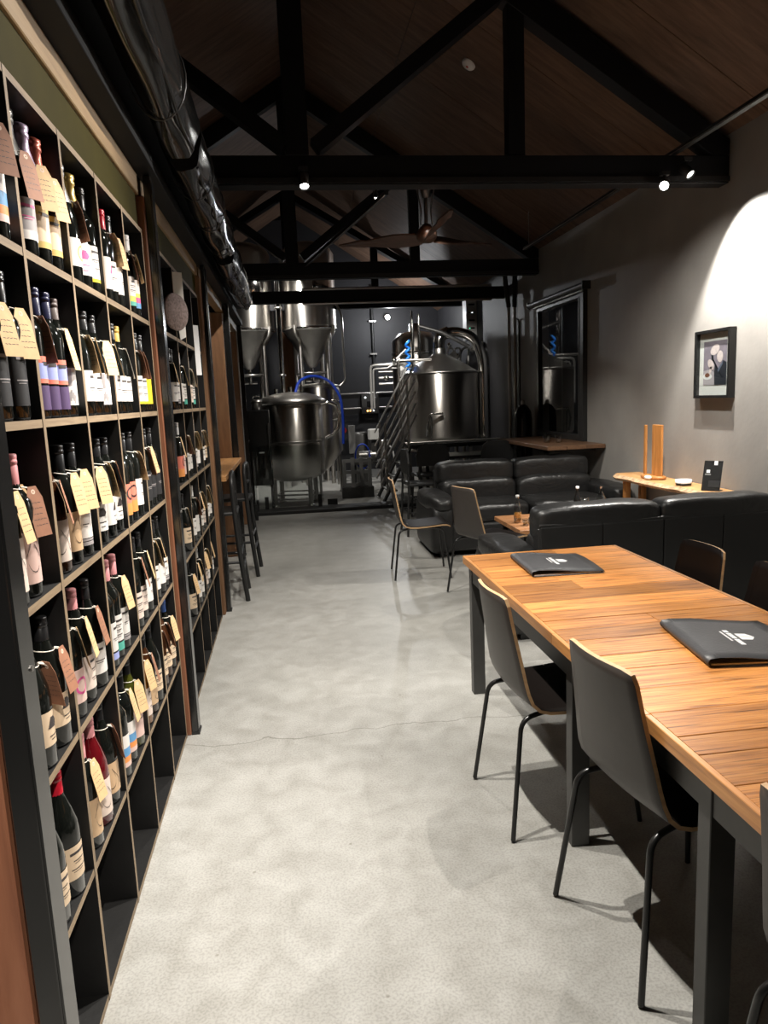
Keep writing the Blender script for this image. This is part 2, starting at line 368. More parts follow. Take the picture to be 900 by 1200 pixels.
def put(me, name, parent=None, loc=None, rot=None, **p):
    o = bpy.data.objects.new(name, me); COL.objects.link(o)
    if parent: o.parent = parent
    if loc is not None: o.location = loc
    if rot is not None: o.rotation_euler = rot
    for k, v in p.items(): o[k] = v
    return o
def tag(o, label, cat, group=None):
    o['label'] = label; o['category'] = cat
    if group: o['group'] = group
    return o
def thing(name, label, cat, loc=(0, 0, 0), rz=0., group=None):
    o = bpy.data.objects.new(name, None); COL.objects.link(o); o.location = loc; o.rotation_euler = (0, 0, rz); o.empty_display_size = .05
    return tag(o, label, cat, group)
KIDS = {}
def copytree(o, parent=None):
    c = o.copy(); COL.objects.link(c)
    if parent: c.parent = parent
    for k in list(o.children): copytree(k, c)
    return c
def dup(o, loc, rz, label, group=None):
    c = copytree(o); c.location = loc; c.rotation_euler = (0, 0, rz); c['label'] = label
    if group: c['group'] = group
    return c
def fillet(pts, r, n=5):
    P = [Vector(p) for p in pts]; out = [P[0]]
    for i in range(1, len(P)-1):
        a = (P[i-1]-P[i]); b = (P[i+1]-P[i]); d = min(r, a.length*.49, b.length*.49)
        p0 = P[i]+a.normalized()*d; p1 = P[i]+b.normalized()*d
        for k in range(n+1):
            t = k/n; out.append(p0*(1-t)**2+P[i]*2*t*(1-t)+p1*t*t)
    out.append(P[-1]); return out
def struct(o): o['kind'] = 'structure'; return o

# ================================================================== the room
YB = 15.0
struct(MB().box(-2.9, 3.3, -3.1, YB+.1, -.1, 0).build('floor', 'concrete'))
# ceiling: two slopes of stained plywood sheets, joints every 1.2 m
SL = math.atan(.65); LS = 3.01/math.cos(SL)
ce = MB()
for sx in (1, -1):
    ce.add([(.19, -3.1, 5.20), (.19+sx*3.16, -3.1, 5.20-3.16*.65), (.19+sx*3.16, YB+.1, 5.20-3.16*.65), (.19, YB+.1, 5.20)], [(0, 1, 2, 3)])
ceil = struct(ce.build('ceiling', 'blackwall'))
def sheet(L): return MB().box(0, L-.006, .003, 1.197, 0, .012).mesh('panel', 'ceilply')
shA, shB = sheet(2.4), sheet(LS-2.4)
for k in range(-6, 9):
    y = 4.6+1.2*k
    if y > YB: break
    for sx in (1, -1):
        for me, s0 in ((shA, LS), (shB, LS-2.4)):
            # sheets run down from the eaves edge towards the ridge
            a = LS-s0
            px_ = .19+sx*(LS-a)*math.cos(SL); pz_ = 5.157-(LS-a)*math.sin(SL)
            o = put(me, 'panel', ceil)
            ax = Vector((-sx*math.cos(SL), 0, math.sin(SL))); ay = Vector((0, -sx, 0)); az = ax.cross(ay)
            o.matrix_local = Matrix(((ax.x, ay.x, az.x, px_), (ax.y, ay.y, az.y, y if sx < 0 else y+1.2), (ax.z, ay.z, az.z, pz_), (0, 0, 0, 1)))
# walls
WY0, WY1, WZ0, WZ1 = 7.5, 8.98, .92, 2.5
wr = MB()
wr.box(3.2, 3.34, -3, WY0, 0, 3.22).box(3.2, 3.34, WY1, 9.75, 0, 3.22).box(3.2, 3.34, WY0, WY1, 0, WZ0).box(3.2, 3.34, WY0, WY1, WZ1, 3.22)
wr.box(3.2, 3.34, 9.75, YB, 0, 3.22, 1)
struct(wr.build('wall_right', ['plaster', 'darkwall']))
struct(MB().box(-2.9, 3.34, YB, YB+.12, 0, 5).build('wall_back', 'darkwall'))
struct(MB().box(-2.95, -2.82, -3, YB, 0, 3.3).build('wall_left', 'blackwall'))
struct(MB().box(-2.9, 3.34, -3.12, -3, 0, 5).build('wall_front', 'blackwall'))
struct(MB().box(-1.75, -1.65, 5.2, 9.05, 0, 3.0).build('wall_bar', 'blackwall'))
bb = bpy.data.objects['wall_bar']
bbm = MB().box(0, .02, .004, .206, .0, 2.98).mesh('board', 'bark')
for k in range(18): put(bbm, 'board', bb, (-1.65+random.uniform(0, .006), 5.22+.21*k, .01))
# window with blind cassette
wf = MB()
wf.box(3.15, 3.24, WY0-.05, WY0+.06, WZ0-.02, WZ1+.02).box(3.185, 3.24, WY1-.045, WY1+.012, WZ0-.02, WZ1+.02)
wf.box(3.16, 3.24, WY0+.06, WY1-.06, WZ0-.02, WZ0+.06).box(3.16, 3.24, WY0+.06, WY1-.06, WZ1-.06, WZ1+.02)
win = struct(wf.build('window_1', 'steelblack', bev=.004))
MB().box(3.215, 3.222, WY0+.05, WY1-.05, WZ0+.05, WZ1-.05).build('pane', 'pane', win)
MB().box(3.225, 3.24, WY0+.72, WY0+.75, WZ0+.05, WZ1-.05).build('mullion', 'steelblack', win)
MB().box(3.145, 3.16, WY0+.055, WY0+.07, WZ0+.05, WZ1-.05).build('frame_bead', 'steelgrey', win)
rb = thing('roller_blind', 'rolled-up charcoal roller blind above the black window', 'blind', (3.135, WY0-.12, WZ1+.045))
MB().cyl((0, 0, 0), (0, 1.72, 0), .032, 14).build('roll', 'steelgrey', rb)
MB().box(-.03, .065, -.012, 0, -.045, .04).build('bracket', 'steelblack', rb); MB().box(-.03, .065, 1.72, 1.732, -.045, .04).build('bracket', 'steelblack', rb)
MB().cyl((.0, .05, -.05), (.0, 1.67, -.05), .009, 8).build('bottom_rail', 'stainless_d', rb)
struct(MB().box(3.34, 3.36, 6.5, 10, .5, 3.0).build('exterior_night', mat('night outside', (.003, .004, .007), .9)))

# ------------------------------------------------------------------ trusses
def truss(Y, zc, label, dep=.12):
    """zc underside of the bottom chord; heels at x -2.82 and 3.19"""
    t = thing('roof_truss', label, 'roof truss', (0, Y, zc), 0, 'black timber roof trusses')
    h0 = .185; top = lambda x: 2.242-.65*abs(x-.19)
    MB().box(-2.81, 3.19, 0, dep, 0, h0).build('bottom_chord', 'trussblack', t, bev=.004)
    MB().box(-2.81, 3.19, -.012, 0, .012, .045).build('cable_tray', 'steelblack', t)
    for s in (1, -1):
        e = .19+s*3.0
        MB().prism([(.19, top(.19)), (e, top(e)), (e, top(e)-.1), (e-s*.12, h0), (.19, top(.19)-.22)], 0, dep, 'xz').build('top_chord', 'trussblack', t, bev=.003)
    MB().box(.095, .245, -.006, dep+.006, h0, 2.13).build('king_post', 'trussblack', t, bev=.003)
    for s in (1, -1):
        MB().box(.19+s*1.46-.058, .19+s*1.46+.058, .01, dep-.01, h0, 1.22).build('web_post', 'trussblack', t, bev=.003)
        MB().beam((.19+s*.1, dep/2, h0+.06), (.19+s*1.36, dep/2, 1.2), dep*.8, .13, (0, 1, 0)).build('web_brace', 'trussblack', t)
    return t
truss(5.0, 2.868, 'near black timber roof truss carrying the three spotlights')
truss(8.9, 2.905, 'far black timber roof truss behind the ceiling fan')
bm_ = thing('cross_beam', 'black beam crossing in front of the brewery tanks', 'beam', (0, 10.2, 2.80))
MB().box(-2.8, 3.19, 0, .12, 0, .16).build('beam', 'trussblack', bm_, bev=.004)
MB().cyl((.3, -.03, .17), (2.95, -.03, .17), .018, 8).build('pipe', 'stainless_d', bm_)
MB().cyl((.3, -.04, -.02), (2.95, -.04, -.02), .018, 8).build('pipe', 'stainless_d', bm_)
t3 = thing('roof_truss', 'farthest roof truss above the brewery tanks', 'roof truss', (0, 12.8, 3.02), 0, 'black timber roof trusses')
MB().box(-2.81, 3.19, 0, .12, 0, .18).build('bottom_chord', 'trussblack', t3)
for s in (1, -1):
    MB().beam((.19, .06, 1.9), (.19+s*3.0, .06, .16), .1, .2, (0, 1, 0)).build('top_chord', 'trussblack', t3)
    MB().box(.19+s*1.46-.06, .19+s*1.46+.06, .01, .11, .18, 1.0).build('web_post', 'trussblack', t3)
MB().box(.095, .245, 0, .12, .18, 1.85).build('king_post', 'trussblack', t3)

# ------------------------------------------------------------------ posts, header and rails of the partition
XP = -.5365
PY = [1.27, 3.165, 5.12, 7.05, 9.0]
pn = ['steel post nearest the camera, left of the wine racks', 'steel post between the near and the far wine rack', 'steel post at the end of the far wine rack',
      'steel post beyond the wooden counter', 'last steel post beside the brewery glass']
for k, y in enumerate(PY):
    hx = .014 if k in (1, 2) else .0225
    t = thing('steel_post', 'black '+pn[k], 'post', (-.49-hx, y+.0325, 0), 0, 'black steel posts of the partition')
    MB().box(-hx, hx, -.0325, .0325, 0, 2.4).build('upright', 'postgloss', t, bev=.003)
    MB().box(hx, hx+.004, -.031, .031, .014, 2.38).build('guide_track', 'postgloss', t)
    if k: MB().box(-hx, hx+.008, -.036, .036, 0, .012).build('base_plate', 'steelblack', t)
    MB().cyl((hx, .012, 1.02), (hx+.007, .012, 1.02), .006, 8).build('bolt', 'stainless_d', t)
sn = [('red-brown timber stud beside the nearest steel post', 'stud', -.66, -.546, 1.275, 1.325), ('brown timber stud between the two wine racks', 'stud', -.60, -.519, 3.158, 3.2),
      ('brown timber stud closing the far wine rack', 'stud2', -.60, -.519, 5.04, 5.15), ('knotty timber stud past the wooden counter', 'stud2', -.68, -.546, 7.02, 7.12),
      ('pale timber stud nearest the brewery', 'stud2', -.66, -.546, 8.9, 9.0)]
for lb, m, x0, x1, y0, y1 in sn:
    o = MB().box(x0, x1, y0, y1, 0, 2.32).build('timber_stud', m, bev=.004); tag(o, lb, 'timber stud', 'timber studs of the partition')
tag(MB().box(-.545, -.465, -1.2, 9.07, 2.403, 2.43).box(-.545, -.53, -1.2, 9.07, 2.43, 2.60).box(-.545, -.465, -1.2, 9.07, 2.60, 2.625).box(-.478, -.465, -1.2, 9.07, 2.43, 2.45).build('header_channel', 'trussblack', bev=.002), 'long black steel channel running over the wine racks', 'beam')
for k, (y0, y1) in enumerate(((-1.2, 3.16), (3.23, 5.1), (5.19, 7.0), (7.12, 9.0))):
    struct(MB().box(-.60, XP, y0, y1, 2.322, 2.402).build('trim_%d' % (k+1), 'rail', bev=.003))
for k, (y0, y1) in enumerate(((-1.2, 3.145), (3.5, 5.03))):
    struct(MB().box(-.60, -.548, y0, y1, 2.187, 2.322).build('trim_%d' % (k+5), 'olive'))
# rolled clear plastic blinds hanging under the channel
def blindroll(y0, y1, label, drop):
    t = thing('rolled_plastic_blind', label, 'blind', (-.365, y0, 2.56+drop), 0, 'rolled clear plastic blinds')
    n = 26; m = int((y1-y0)/.09)+2; v = []; f = []
    for j in range(m+1):
        y = (y1-y0)*j/m
        for i in range(n):
            a = 2*math.pi*i/n
            r = 1+.05*math.sin(3*a+y*1.7)+.035*math.sin(7*a-y*4.1+2)+.03*math.sin(y*9+5*a)
            v.append((.088*r*math.cos(a)-.012*math.sin(a), y, .135*r*math.sin(a)))
    for j in range(m):
        for i in range(n): f.append((j*n+i, j*n+(i+1) % n, (j+1)*n+(i+1) % n, (j+1)*n+i))
    b = MB().add(v, f, 0, True); b.add(v[:n], [tuple(range(n))]).add(v[-n:], [tuple(reversed(range(n)))])
    b.build('roll', 'blindroll', t)
    for q in (.22, .55, .9):
        y = (y1-y0)*q
        MB().tube([(.096*math.cos(a)-.012*math.sin(a), y+.02*math.sin(a*2), .145*math.sin(a)) for a in [2*math.pi*i/20 for i in range(20)]], .0035, 6, closed=True).build('strap', 'steelgrey', t)
    MB().tube([(.06, .02+i*(y1-y0-.04)/30, -.115+.012*math.sin(i*1.3)) for i in range(31)], .007, 6).build('hem', 'blackgloss', t)
blindroll(-1.2, 3.12, 'rolled clear plastic blind over the near wine rack', .02)
blindroll(3.2, 5.08, 'rolled clear plastic blind over the far wine rack', .0)
blindroll(5.16, 7.6, 'rolled clear plastic blind over the counter', -.02)

# ------------------------------------------------------------------ wine racks
ZS = [.012, .36, .717, 1.081, 1.451, 1.815, 2.178]; CW = .36; RD = .30
def rack(label, y0, nc):
    t = thing('wine_rack', label, 'wine rack', (XP, y0, 0), 0, 'black cubbyhole wine racks')
    L = nc*CW
    for z in ZS:
        MB().box(-RD, 0, -.009, L+.009, z-.009, z+.009, [0, 0, 0, 1, 0, 0]).build('shelf', ['rackblack', 'plyedge'], t)
    dm = MB().box(-RD+.001, .0012, -.0085, .0085, .003, 2.1865, [0, 0, 0, 1, 0, 0]).mesh('divider', ['rackblack', 'plyedge_v'])
    for i in range(nc+1): put(dm, 'divider', t, (0, i*CW, 0))
    MB().box(-RD-.012, -RD, -.009, L+.009, .003, 2.187).build('back_panel', 'rackblack', t)
    return t
rack('near black wine rack with pale plywood edges, beside the camera', 1.335, 5)
rack('far black wine rack beyond the middle steel post', 3.54, 4)

# ================================================================== long dining table
TX0, TX1, TY0, TY1, TZ = .808, 1.595, .42, 3.365, .695
tb = thing('dining_table', 'long dining table with recycled timber plank top and black steel legs', 'table', (TX0, TY0, 0))
W_, L_ = TX1-TX0, TY1-TY0
y = .016; k = 0
pl_cache = {}
while y < L_-.03:
    wd = random.choice([.085, .1, .11, .125, .14]); wd = min(wd, L_-.016-y)
    if L_-.016-y-wd < .04: wd = L_-.016-y
    cuts = [.016, W_-.016] if random.random() < .4 else [.016, random.uniform(.22, W_-.22), W_-.016]
    for a, b in zip(cuts, cuts[1:]):
        dz = random.uniform(-.0009, .0006)
        MB().box(-(b-a)/2+.0006, (b-a)/2-.0006, -wd/2+.0011, wd/2-.0011, -.034, dz).build('plank', 'tabletop', tb, bev=.0012, loc=((a+b)/2, y+wd/2, TZ))
    y += wd; k += 1
for x0 in (0, W_-.016):
    yy = 0
    for ln in (1.12, .62, .74, .5):
        ln = min(ln, L_-yy)
        if ln < .02: break
        MB().box(-.008, .008, -ln/2+.0005, ln/2-.0005, -.037, .0005).build('edge_board', 'tableedge', tb, bev=.0015, loc=(x0+.008, yy+ln/2, TZ)); yy += ln
for y0 in (0, L_-.016):
    MB().box(-W_/2+.0165, W_/2-.0165, -.008, .008, -.037, .0005).build('edge_board', 'tabletop', tb, bev=.0015, loc=(W_/2, y0+.008, TZ))
MB().box(.012, W_-.012, .012, L_-.012, TZ-.0365, TZ-.0345).build('underboard', 'steelblack', tb)
ap = MB()
for x0 in (.03, W_-.06): ap.box(x0, x0+.03, .06, L_-.06, TZ-.125, TZ-.0375)
for y0 in (.05, L_-.085): ap.box(.06, W_-.06, y0, y0+.03, TZ-.125, TZ-.0375)
ap.build('apron', 'steelgrey', tb, bev=.002)
for yy in (.56, 1.30, 2.055, 3.305):
    for x0 in (.026, W_-.086):
        MB().box(x0, x0+.06, yy-TY0, yy-TY0+.048, 0, TZ-.0375).build('leg', 'steelgrey', tb, bev=.002)

# ------------------------------------------------------------------ chairs
def make_chair():
    """faces +x, origin on the floor midway between the rear feet"""
    t = bpy.data.objects.new('dining_chair', None); COL.objects.link(t); t.empty_display_size = .05
    prof = [(.018, .822), (.024, .79), (.034, .73), (.046, .66), (.058, .59), (.067, .535), (.074, .50), (.086, .467), (.108, .446), (.14, .437), (.2, .434), (.27, .437), (.34, .443), (.40, .448), (.44, .446), (.462, .436), (.472, .424)]
    hw = [.139, .148, .154, .163, .174, .182, .188, .193, .196, .198, .2, .2, .198, .196, .192, .182, .165]
    n = 10; V = []; F = []; mi = []
    P = [Vector((a, 0, b)) for a, b in prof]
    th = .011
    for side in (0, 1):
        for i, p in enumerate(P):
            d = (P[min(i+1, len(P)-1)]-P[max(i-1, 0)]).normalized(); nn = Vector((d.z, 0, -d.x))   # points to the back/underside
            nn = -nn if nn.x > 0 and i < 6 else nn
            nn = Vector((-abs(d.z), 0, -abs(d.x))) if i < 9 else Vector((-d.z*1.0 if False else d.z, 0, -abs(d.x)))
            for j in range(n+1):
                u = -1+2*j/n
                bow = (.020 if i < 7 else .020*max(0, 1-(i-6)/4))*(1-u*u)
                q = p+Vector((-bow, 0, 0))+nn*(th*side)
                # rounded top corners
                V.append((q.x, u*hw[i], q.z - (.0 if i else .007*abs(u)**8)))
    m = len(P); k = n+1; off = m*k
    for i in range(m-1):
        for j in range(n):
            a = i*k+j; F.append((a, a+1, a+k+1, a+k)); mi.append(0)
            F.append((off+a, off+a+k, off+a+k+1, off+a+1)); mi.append(2)
    for i in range(m-1):
        a = i*k; F.append((a, a+k, off+a+k, off+a)); mi.append(1)
        a = i*k+n; F.append((a+k, a, off+a, off+a+k)); mi.append(1)
    for j in range(n):
        F.append((j+1, j, off+j, off+j+1)); mi.append(1)
        a = (m-1)*k+j; F.append((a, a+1, off+a+1, off+a)); mi.append(1)
    b = MB(); b.add(V, F, mi, False)
    b.sm = [x != 1 for x in mi]
    b.build('seat_shell', ['wenge', 'chairedge', 'laminate'], t)
    for s in (1, -1):
        rear = fillet([(0, .207*s, .006), (.05, .165*s, .405), (.13, .15*s, .418), (.2, .145*s, .418)], .06, 6)
        front = fillet([(.457, .207*s, .006), (.415, .16*s, .405), (.33, .15*s, .418), (.2, .145*s, .418)], .06, 6)
        for p in (rear, front):
            MB().tube(p, .0085, 8).build('leg', 'chairleg', t)
        MB().box(.13, .3, .135*s-.02, .135*s+.02, .424, .432).build('seat_mount', 'chairleg', t)
    return t
ch0 = make_chair()
chairs = [(.645, 2.325, R(3), 'dining chair tucked under the left side of the table, nearest the far end'),
          (.727, 1.64, R(8), 'dining chair with light ply edge in front of the second table leg'),
          (.742, .885, R(2), 'dining chair cut off by the right frame edge, nearest the camera'),
          (1.685, 2.72, R(182), 'dining chair on the sofa side of the table, beside the far menu'),
          (1.72, 2.28, R(180), 'dining chair on the sofa side of the table, nearer the camera'),
          (.80, 5.82, R(-4), 'dining chair standing alone in the walkway, seen from the side'),
          (1.195, 4.985, R(21), 'dining chair turned towards the coffee table, overlapping the far sofa')]
for i, (x, y, rz, lb) in enumerate(chairs):
    o = ch0 if i == 0 else copytree(ch0)
    o.location = (x, y, 0); o.rotation_euler = (0, 0, rz); tag(o, 'dark '+lb, 'chair', 'dark plywood shell chairs')

# ------------------------------------------------------------------ menus
def menu(loc, rz, label):
    t = thing('menu_folder', label, 'menu', (*loc, TZ+.0012), rz, 'menu folders on the table')
    w2, h2 = .315, .36
    # cover: bottom board, rolled spine, slightly arched top board
    prof = [(w2, 0), (.02, 0), (.004, .004), (0, .014), (.006, .024), (.03, .0275), (.10, .026), (.2, .019), (.27, .0135), (w2+.004, .0125)]
    n = 8; V = []; F = []
    for th in (0, .0022):
        for i, (a, b) in enumerate(prof):
            if th:
                if i < 2: b -= -th
                elif i > 5: b -= th
                else: a += th; 
            for j in range(n+1):
                v = j/n
                dz = (.004*math.sin(v*3.1)*(a/w2) if i > 5 else 0)-(.004*abs(2*v-1)**3 if i > 6 else 0)
                V.append((a, v*h2, b+dz))
    m = len(prof); k = n+1; off = m*k
    for i in range(m-1):
        for j in range(n):
            a = i*k+j; F += [(a, a+1, a+k+1, a+k), (off+a, off+a+k, off+a+k+1, off+a+1)]
        for a in (i*k, i*k+n): F.append((a, a+k, off+a+k, off+a))
    for j in range(n):
        F.append((j, j+1, off+j+1, off+j)); a = (m-1)*k+j; F.append((a, a+1, off+a+1, off+a))
    b = MB(); b.add(V, F, 0, True); b.build('cover', 'menu', t)
    pg = MB()
    for q in range(3): pg.box(.012, w2-.012-.002*q, .006, h2-.006, .003+.0018*q, .0044+.0018*q)
    pg.build('pages', 'paper', t)
    # printed emblem and lettering, lying flat on the arched cover; reads with the spine at the left
    def zc(x): 
        P_ = prof[5:]
        for (a, c), (a2, c2) in zip(P_, P_[1:]):
            if a <= x <= a2: return c+(c2-c)*(x-a)/(a2-a)+.004*math.sin(1.55)*(x/w2)+.0006
        return .02
    lg = MB()
    def flat(poly): 
        v = [(x, yy, zc(x)) for x, yy in poly]; lg.add(v, [tuple(range(len(v)))])
    cx, cy = .185, .175
    flat([(cx-.016, cy-.024), (cx-.016, cy-.002), (cx+.012, cy-.004), (cx+.012, cy-.021)][::-1] if False else [(cx-.018, cy-.026), (cx+.014, cy-.026), (cx+.03, cy-.001), (cx-.018, cy-.001)])
    flat([(cx-.018, cy+.002), (cx+.030, cy+.002), (cx+.014, cy+.027), (cx-.018, cy+.027)])
    random.seed(3)
    yy = cy+.058
    for wd in (.022, None, .013, .012, .013, .011, None, .013, .012, .012, .013):
        if wd is None: yy -= .005; continue
        flat([(cx-.042, yy-wd+.0015), (cx-.027, yy-wd+.0015), (cx-.027, yy), (cx-.042, yy)]); yy -= wd
    yy = cy+.045
    for q in range(9):
        flat([(cx-.056, yy-.0085), (cx-.050, yy-.0085), (cx-.050, yy), (cx-.056, yy)]); yy -= .0095
    lg.build('emblem', 'white', t, label='white printed emblem and lettering')
    return t
menu((.985, 2.865), R(-3), 'charcoal leather menu folder near the far end of the table')
menu((1.115, 1.775), R(-8), 'charcoal leather menu folder on the table, nearest the camera')

# ------------------------------------------------------------------ leather sofas
def sofa(label, loc, rz):
    """faces -y in its own frame; width along x centred, back edge at y=0, front at y=-.92"""
    t = thing('leather_sofa', label, 'sofa', loc, rz, 'black leather sofas')
    W2 = .98
    MB().box(-W2+.05, W2-.05, -.84, -.03, .05, .30).build('base', 'leatherback', t, bev=.02, seg=2)
    for x in (-W2+.12, W2-.12):
        for y_ in (-.78, -.1): MB().box(x-.03, x+.03, y_-.03, y_+.03, 0, .05).build('foot', 'blackgloss', t)
    pb = MB()
    for i in range(4): pb.box(-W2+.2+i*.39+.002, -W2+.2+(i+1)*.39-.002, -.05, -.012, .05, .705)
    pb.build('back_panel', 'leatherback', t, bev=.008, seg=2)
    MB().box(-W2+.2, W2-.2, -.16, -.045, .2, .70).build('back_frame', 'leatherback', t, bev=.015)
    MB().tube([(-W2+.2+.39*4*i/20, -.03, .71+.003*math.sin(i*2.)) for i in range(21)], .010, 6).build('piping', 'leather', t)
    for s in (1, -1):
        MB().cushion(s*(W2-.11), -.45, .26, .21, .88, .46, 9, 6).build('arm_side', 'leatherback', t)
        MB().cushion(s*(W2-.12), -.46, .49, .25, .90, .17, 3.2, 9, wob=.006).build('arm_pad', 'leather', t)
        x = s*.39
        MB().cushion(x, -.52, .375, .775, .62, .20, 5, 10, wob=.006).build('seat_cushion', 'leather', t)
        MB().cushion(x, -.25, .515, .775, .25, .28, 5, 10, wob=.006).build('lumbar_cushion', 'leather', t)
        MB().cushion(x, -.155, .705, .785, .27, .235, 5.5, 12, wob=.005).build('headrest_cushion', 'leather', t)
        hem = [(x+.37*c, -.155+.10*s2, .715) for c, s2 in ((-1, -1), (1, -1), (1, 1), (-1, 1))]
        MB().box(x-.0015, x+.0015, -.289, -.283, .62, .80).build('seam', 'leatherback', t)
    return t
sofa('black leather two-seat sofa facing the camera, under the bar window', (2.21, 7.18, 0), 0)
sofa('black leather two-seat sofa turned away from the camera, behind the table', (2.20, 3.98, 0), R(181.5)).scale = (1, .84, .975)

# ------------------------------------------------------------------ coffee table and what stands on it
CZ = .45
ct = thing('coffee_table', 'low timber coffee table between the two sofas', 'table', (1.675, 5.12, 0))
for i in range(6): MB().box(.0008, 1.099, i*.115+.0008, (i+1)*.115-.0008, CZ-.035, CZ+random.uniform(-.0006, .0004)).build('plank', 'coffee', ct, bev=.002)
MB().box(.06, 1.04, .06, .09, CZ-.1, CZ-.036).box(.06, 1.04, .60, .63, CZ-.1, CZ-.036).build('apron', 'steelblack', ct)
for x in (.06, 1.0):
    for y in (.05, .6): MB().box(x, x+.04, y, y+.04, 0, CZ-.036).build('leg', 'steelblack', ct)
def tumbler(loc, r, h, drink, label, name='drinking_glass', cat='glass', grp='glasses on the coffee table', fill=.4):
    t = thing(name, label, cat, loc, 0, grp)
    MB().lathe([(.001, .0), (r*.86, 0), (r, h), (r-.002, h), (r*.84, .006), (.001, .006)], 16).build('glass_body', 'clear', t)
    if drink: MB().lathe([(.001, .007), (r*.82, .007), (r*(.84+.12*fill), .006+h*fill), (.001, .006+h*fill)], 14).build('drink', drink, t)
    return t
def bottle_on(loc, label, glassmat, drink=None, h=.2, r=.028, cap=None):
    t = thing('drink_bottle', label, 'bottle', loc, 0, 'bottles on the coffee table')
    MB().lathe([(.001, 0), (r*.95, 0), (r, .006), (r, h*.5), (r*.85, h*.6), (.012, h*.8), (.011, h*.96), (.013, h*.965), (.013, h), (.001, h)], 16).build('glass_body', glassmat, t)
    if drink: MB().lathe([(.001, .005), (r*.93, .005), (r*.93, h*.38), (.001, h*.38)], 14).build('drink', drink, t)
    if cap: MB().lathe([(.014, h*.93), (.0145, h*.95), (.0145, h*1.01), (.001, h*1.01)], 12).build('cap', cap, t)
    return t
bottle_on((1.76, 5.44, CZ+.001), 'small clear soda bottle half full of amber drink', 'clear', 'amber', .22, .031, 'whiteplastic')
bottle_on((2.33, 5.62, CZ+.001), 'dark beer bottle on the coffee table beside the sofa corner', 'blackgloss', None, .235, .03, 'white')
bottle_on((2.48, 5.5, CZ+.001), 'clear carafe bottle on the coffee table behind the sofa back', 'clear', None, .25, .042)
tumbler((1.92, 5.38, CZ+.001), .036, .12, 'lemon', 'tall tumbler with pale yellow drink on the coffee table', fill=.5)
tumbler((1.84, 5.33, CZ+.001), .026, .055, None, 'small empty shot glass nearest the tall tumbler')
tumbler((1.78, 5.30, CZ+.001), .026, .05, 'amber', 'small glass with a little amber drink beside the soda bottle', fill=.3)
tumbler((1.87, 5.22, CZ+.001), .026, .05, None, 'small empty glass at the near edge of the coffee table')
tumbler((2.42, 5.68, CZ+.001), .034, .13, None, 'empty stemless glass behind the dark beer bottle')
nap = MB()
for i in range(5): nap.cushion(.03*i, .012*math.sin(i*2.1), .012+.004*(i % 2), .06, .05, .022, 2.6, 4)
tag(nap.build('napkin', 'white', loc=(2.62, 5.45, CZ+.002)), 'crumpled white napkin on the coffee table behind the sofa', 'napkin')

# ------------------------------------------------------------------ live-edge bench on the right wall with its things
BZ = .70
lb = thing('live_edge_bench', 'live-edge timber slab console against the grey wall', 'console table', (2.92, 4.79, 0))
n = 26; V = []
for i in range(n+1):
    y = 1.46*i/n
    xe = .012*math.sin(y*7)+.018*math.sin(y*3.1+1)+.006*math.sin(y*23)
    xe2 = -.015+.008*math.sin(y*19)+.006*math.sin(y*37)
    if i == n: xe += .05
    V += [(.27, y, BZ), (.02+xe, y, BZ), (.0+xe+xe2, y, BZ-.022), (.022+xe, y, BZ-.05), (.27, y, BZ-.05)]
F = []; mi = []
for i in range(n):
    a = i*5
    for j, m_ in ((0, 0), (1, 1), (2, 1), (3, 0)):
        F.append((a+j, a+j+1, a+5+j+1, a+5+j)); mi.append(m_)
    F.append((a+4, a, a+5, a+9)); mi.append(0)
F += [(4, 3, 2, 1, 0), (n*5, n*5+1, n*5+2, n*5+3, n*5+4)]; mi += [0, 0]
MB().add(V, F, mi).build('slab', ['live', 'bark_edge'], lb)
for y in (.16, 1.28):
    MB().box(.05, .10, y, y+.06, 0, BZ-.05).build('leg', 'oak', lb, bev=.004); MB().box(.2, .25, y, y+.06, 0, BZ-.05).build('leg', 'oak', lb, bev=.004)
wb = thing('timber_sculpture', 'two upright oak boards standing on an oval wooden base', 'ornament', (3.045, 5.72, BZ+.001), R(8))
MB().lathe([(.001, 0), (.085, 0), (.092, .008), (.09, .024), (.08, .03), (.001, .03)], 24).build('base', 'oak', wb)
for v in wb.children[0].data.vertices: v.co.y *= 1.5; v.co.x *= .85
MB().box(-.009, .009, .098, .128, .03, .45).build('board', 'oak', wb, bev=.003)
MB().box(-.009, .009, -.115, .015, .03, .455).build('board', 'oak', wb, bev=.003)
o = MB().cushion(0, 0, .018, .05, .07, .034, 2.6, 6).build('napkin_ball', 'white', loc=(2.965, 5.66, BZ+.002)); tag(o, 'folded white tissue leaning at the base of the oak boards', 'tissue')
ash = thing('ashtray', 'small round white-rimmed dish on the live-edge console', 'dish', (3.03, 5.22, BZ+.001))
MB().lathe([(.001, 0), (.058, 0), (.06, .02), (.001, .02)], 20).build('dish_base', 'blackgloss', ash)
MB().lathe([(.06, .02), (.062, .045), (.056, .045), (.05, .024), (.001, .024)], 20).build('rim', 'white', ash)
cd = thing('menu_card', 'black upright price card with white emblem on the console', 'card', (3.03, 4.86, BZ+.001), R(40))
tl = math.tan(R(17))
MB().prism([(0, 0), (.004, 0), (.004+.215*tl, .215), (.215*tl, .215)], -.065, .065, 'xz').build('card', 'blackgloss', cd)
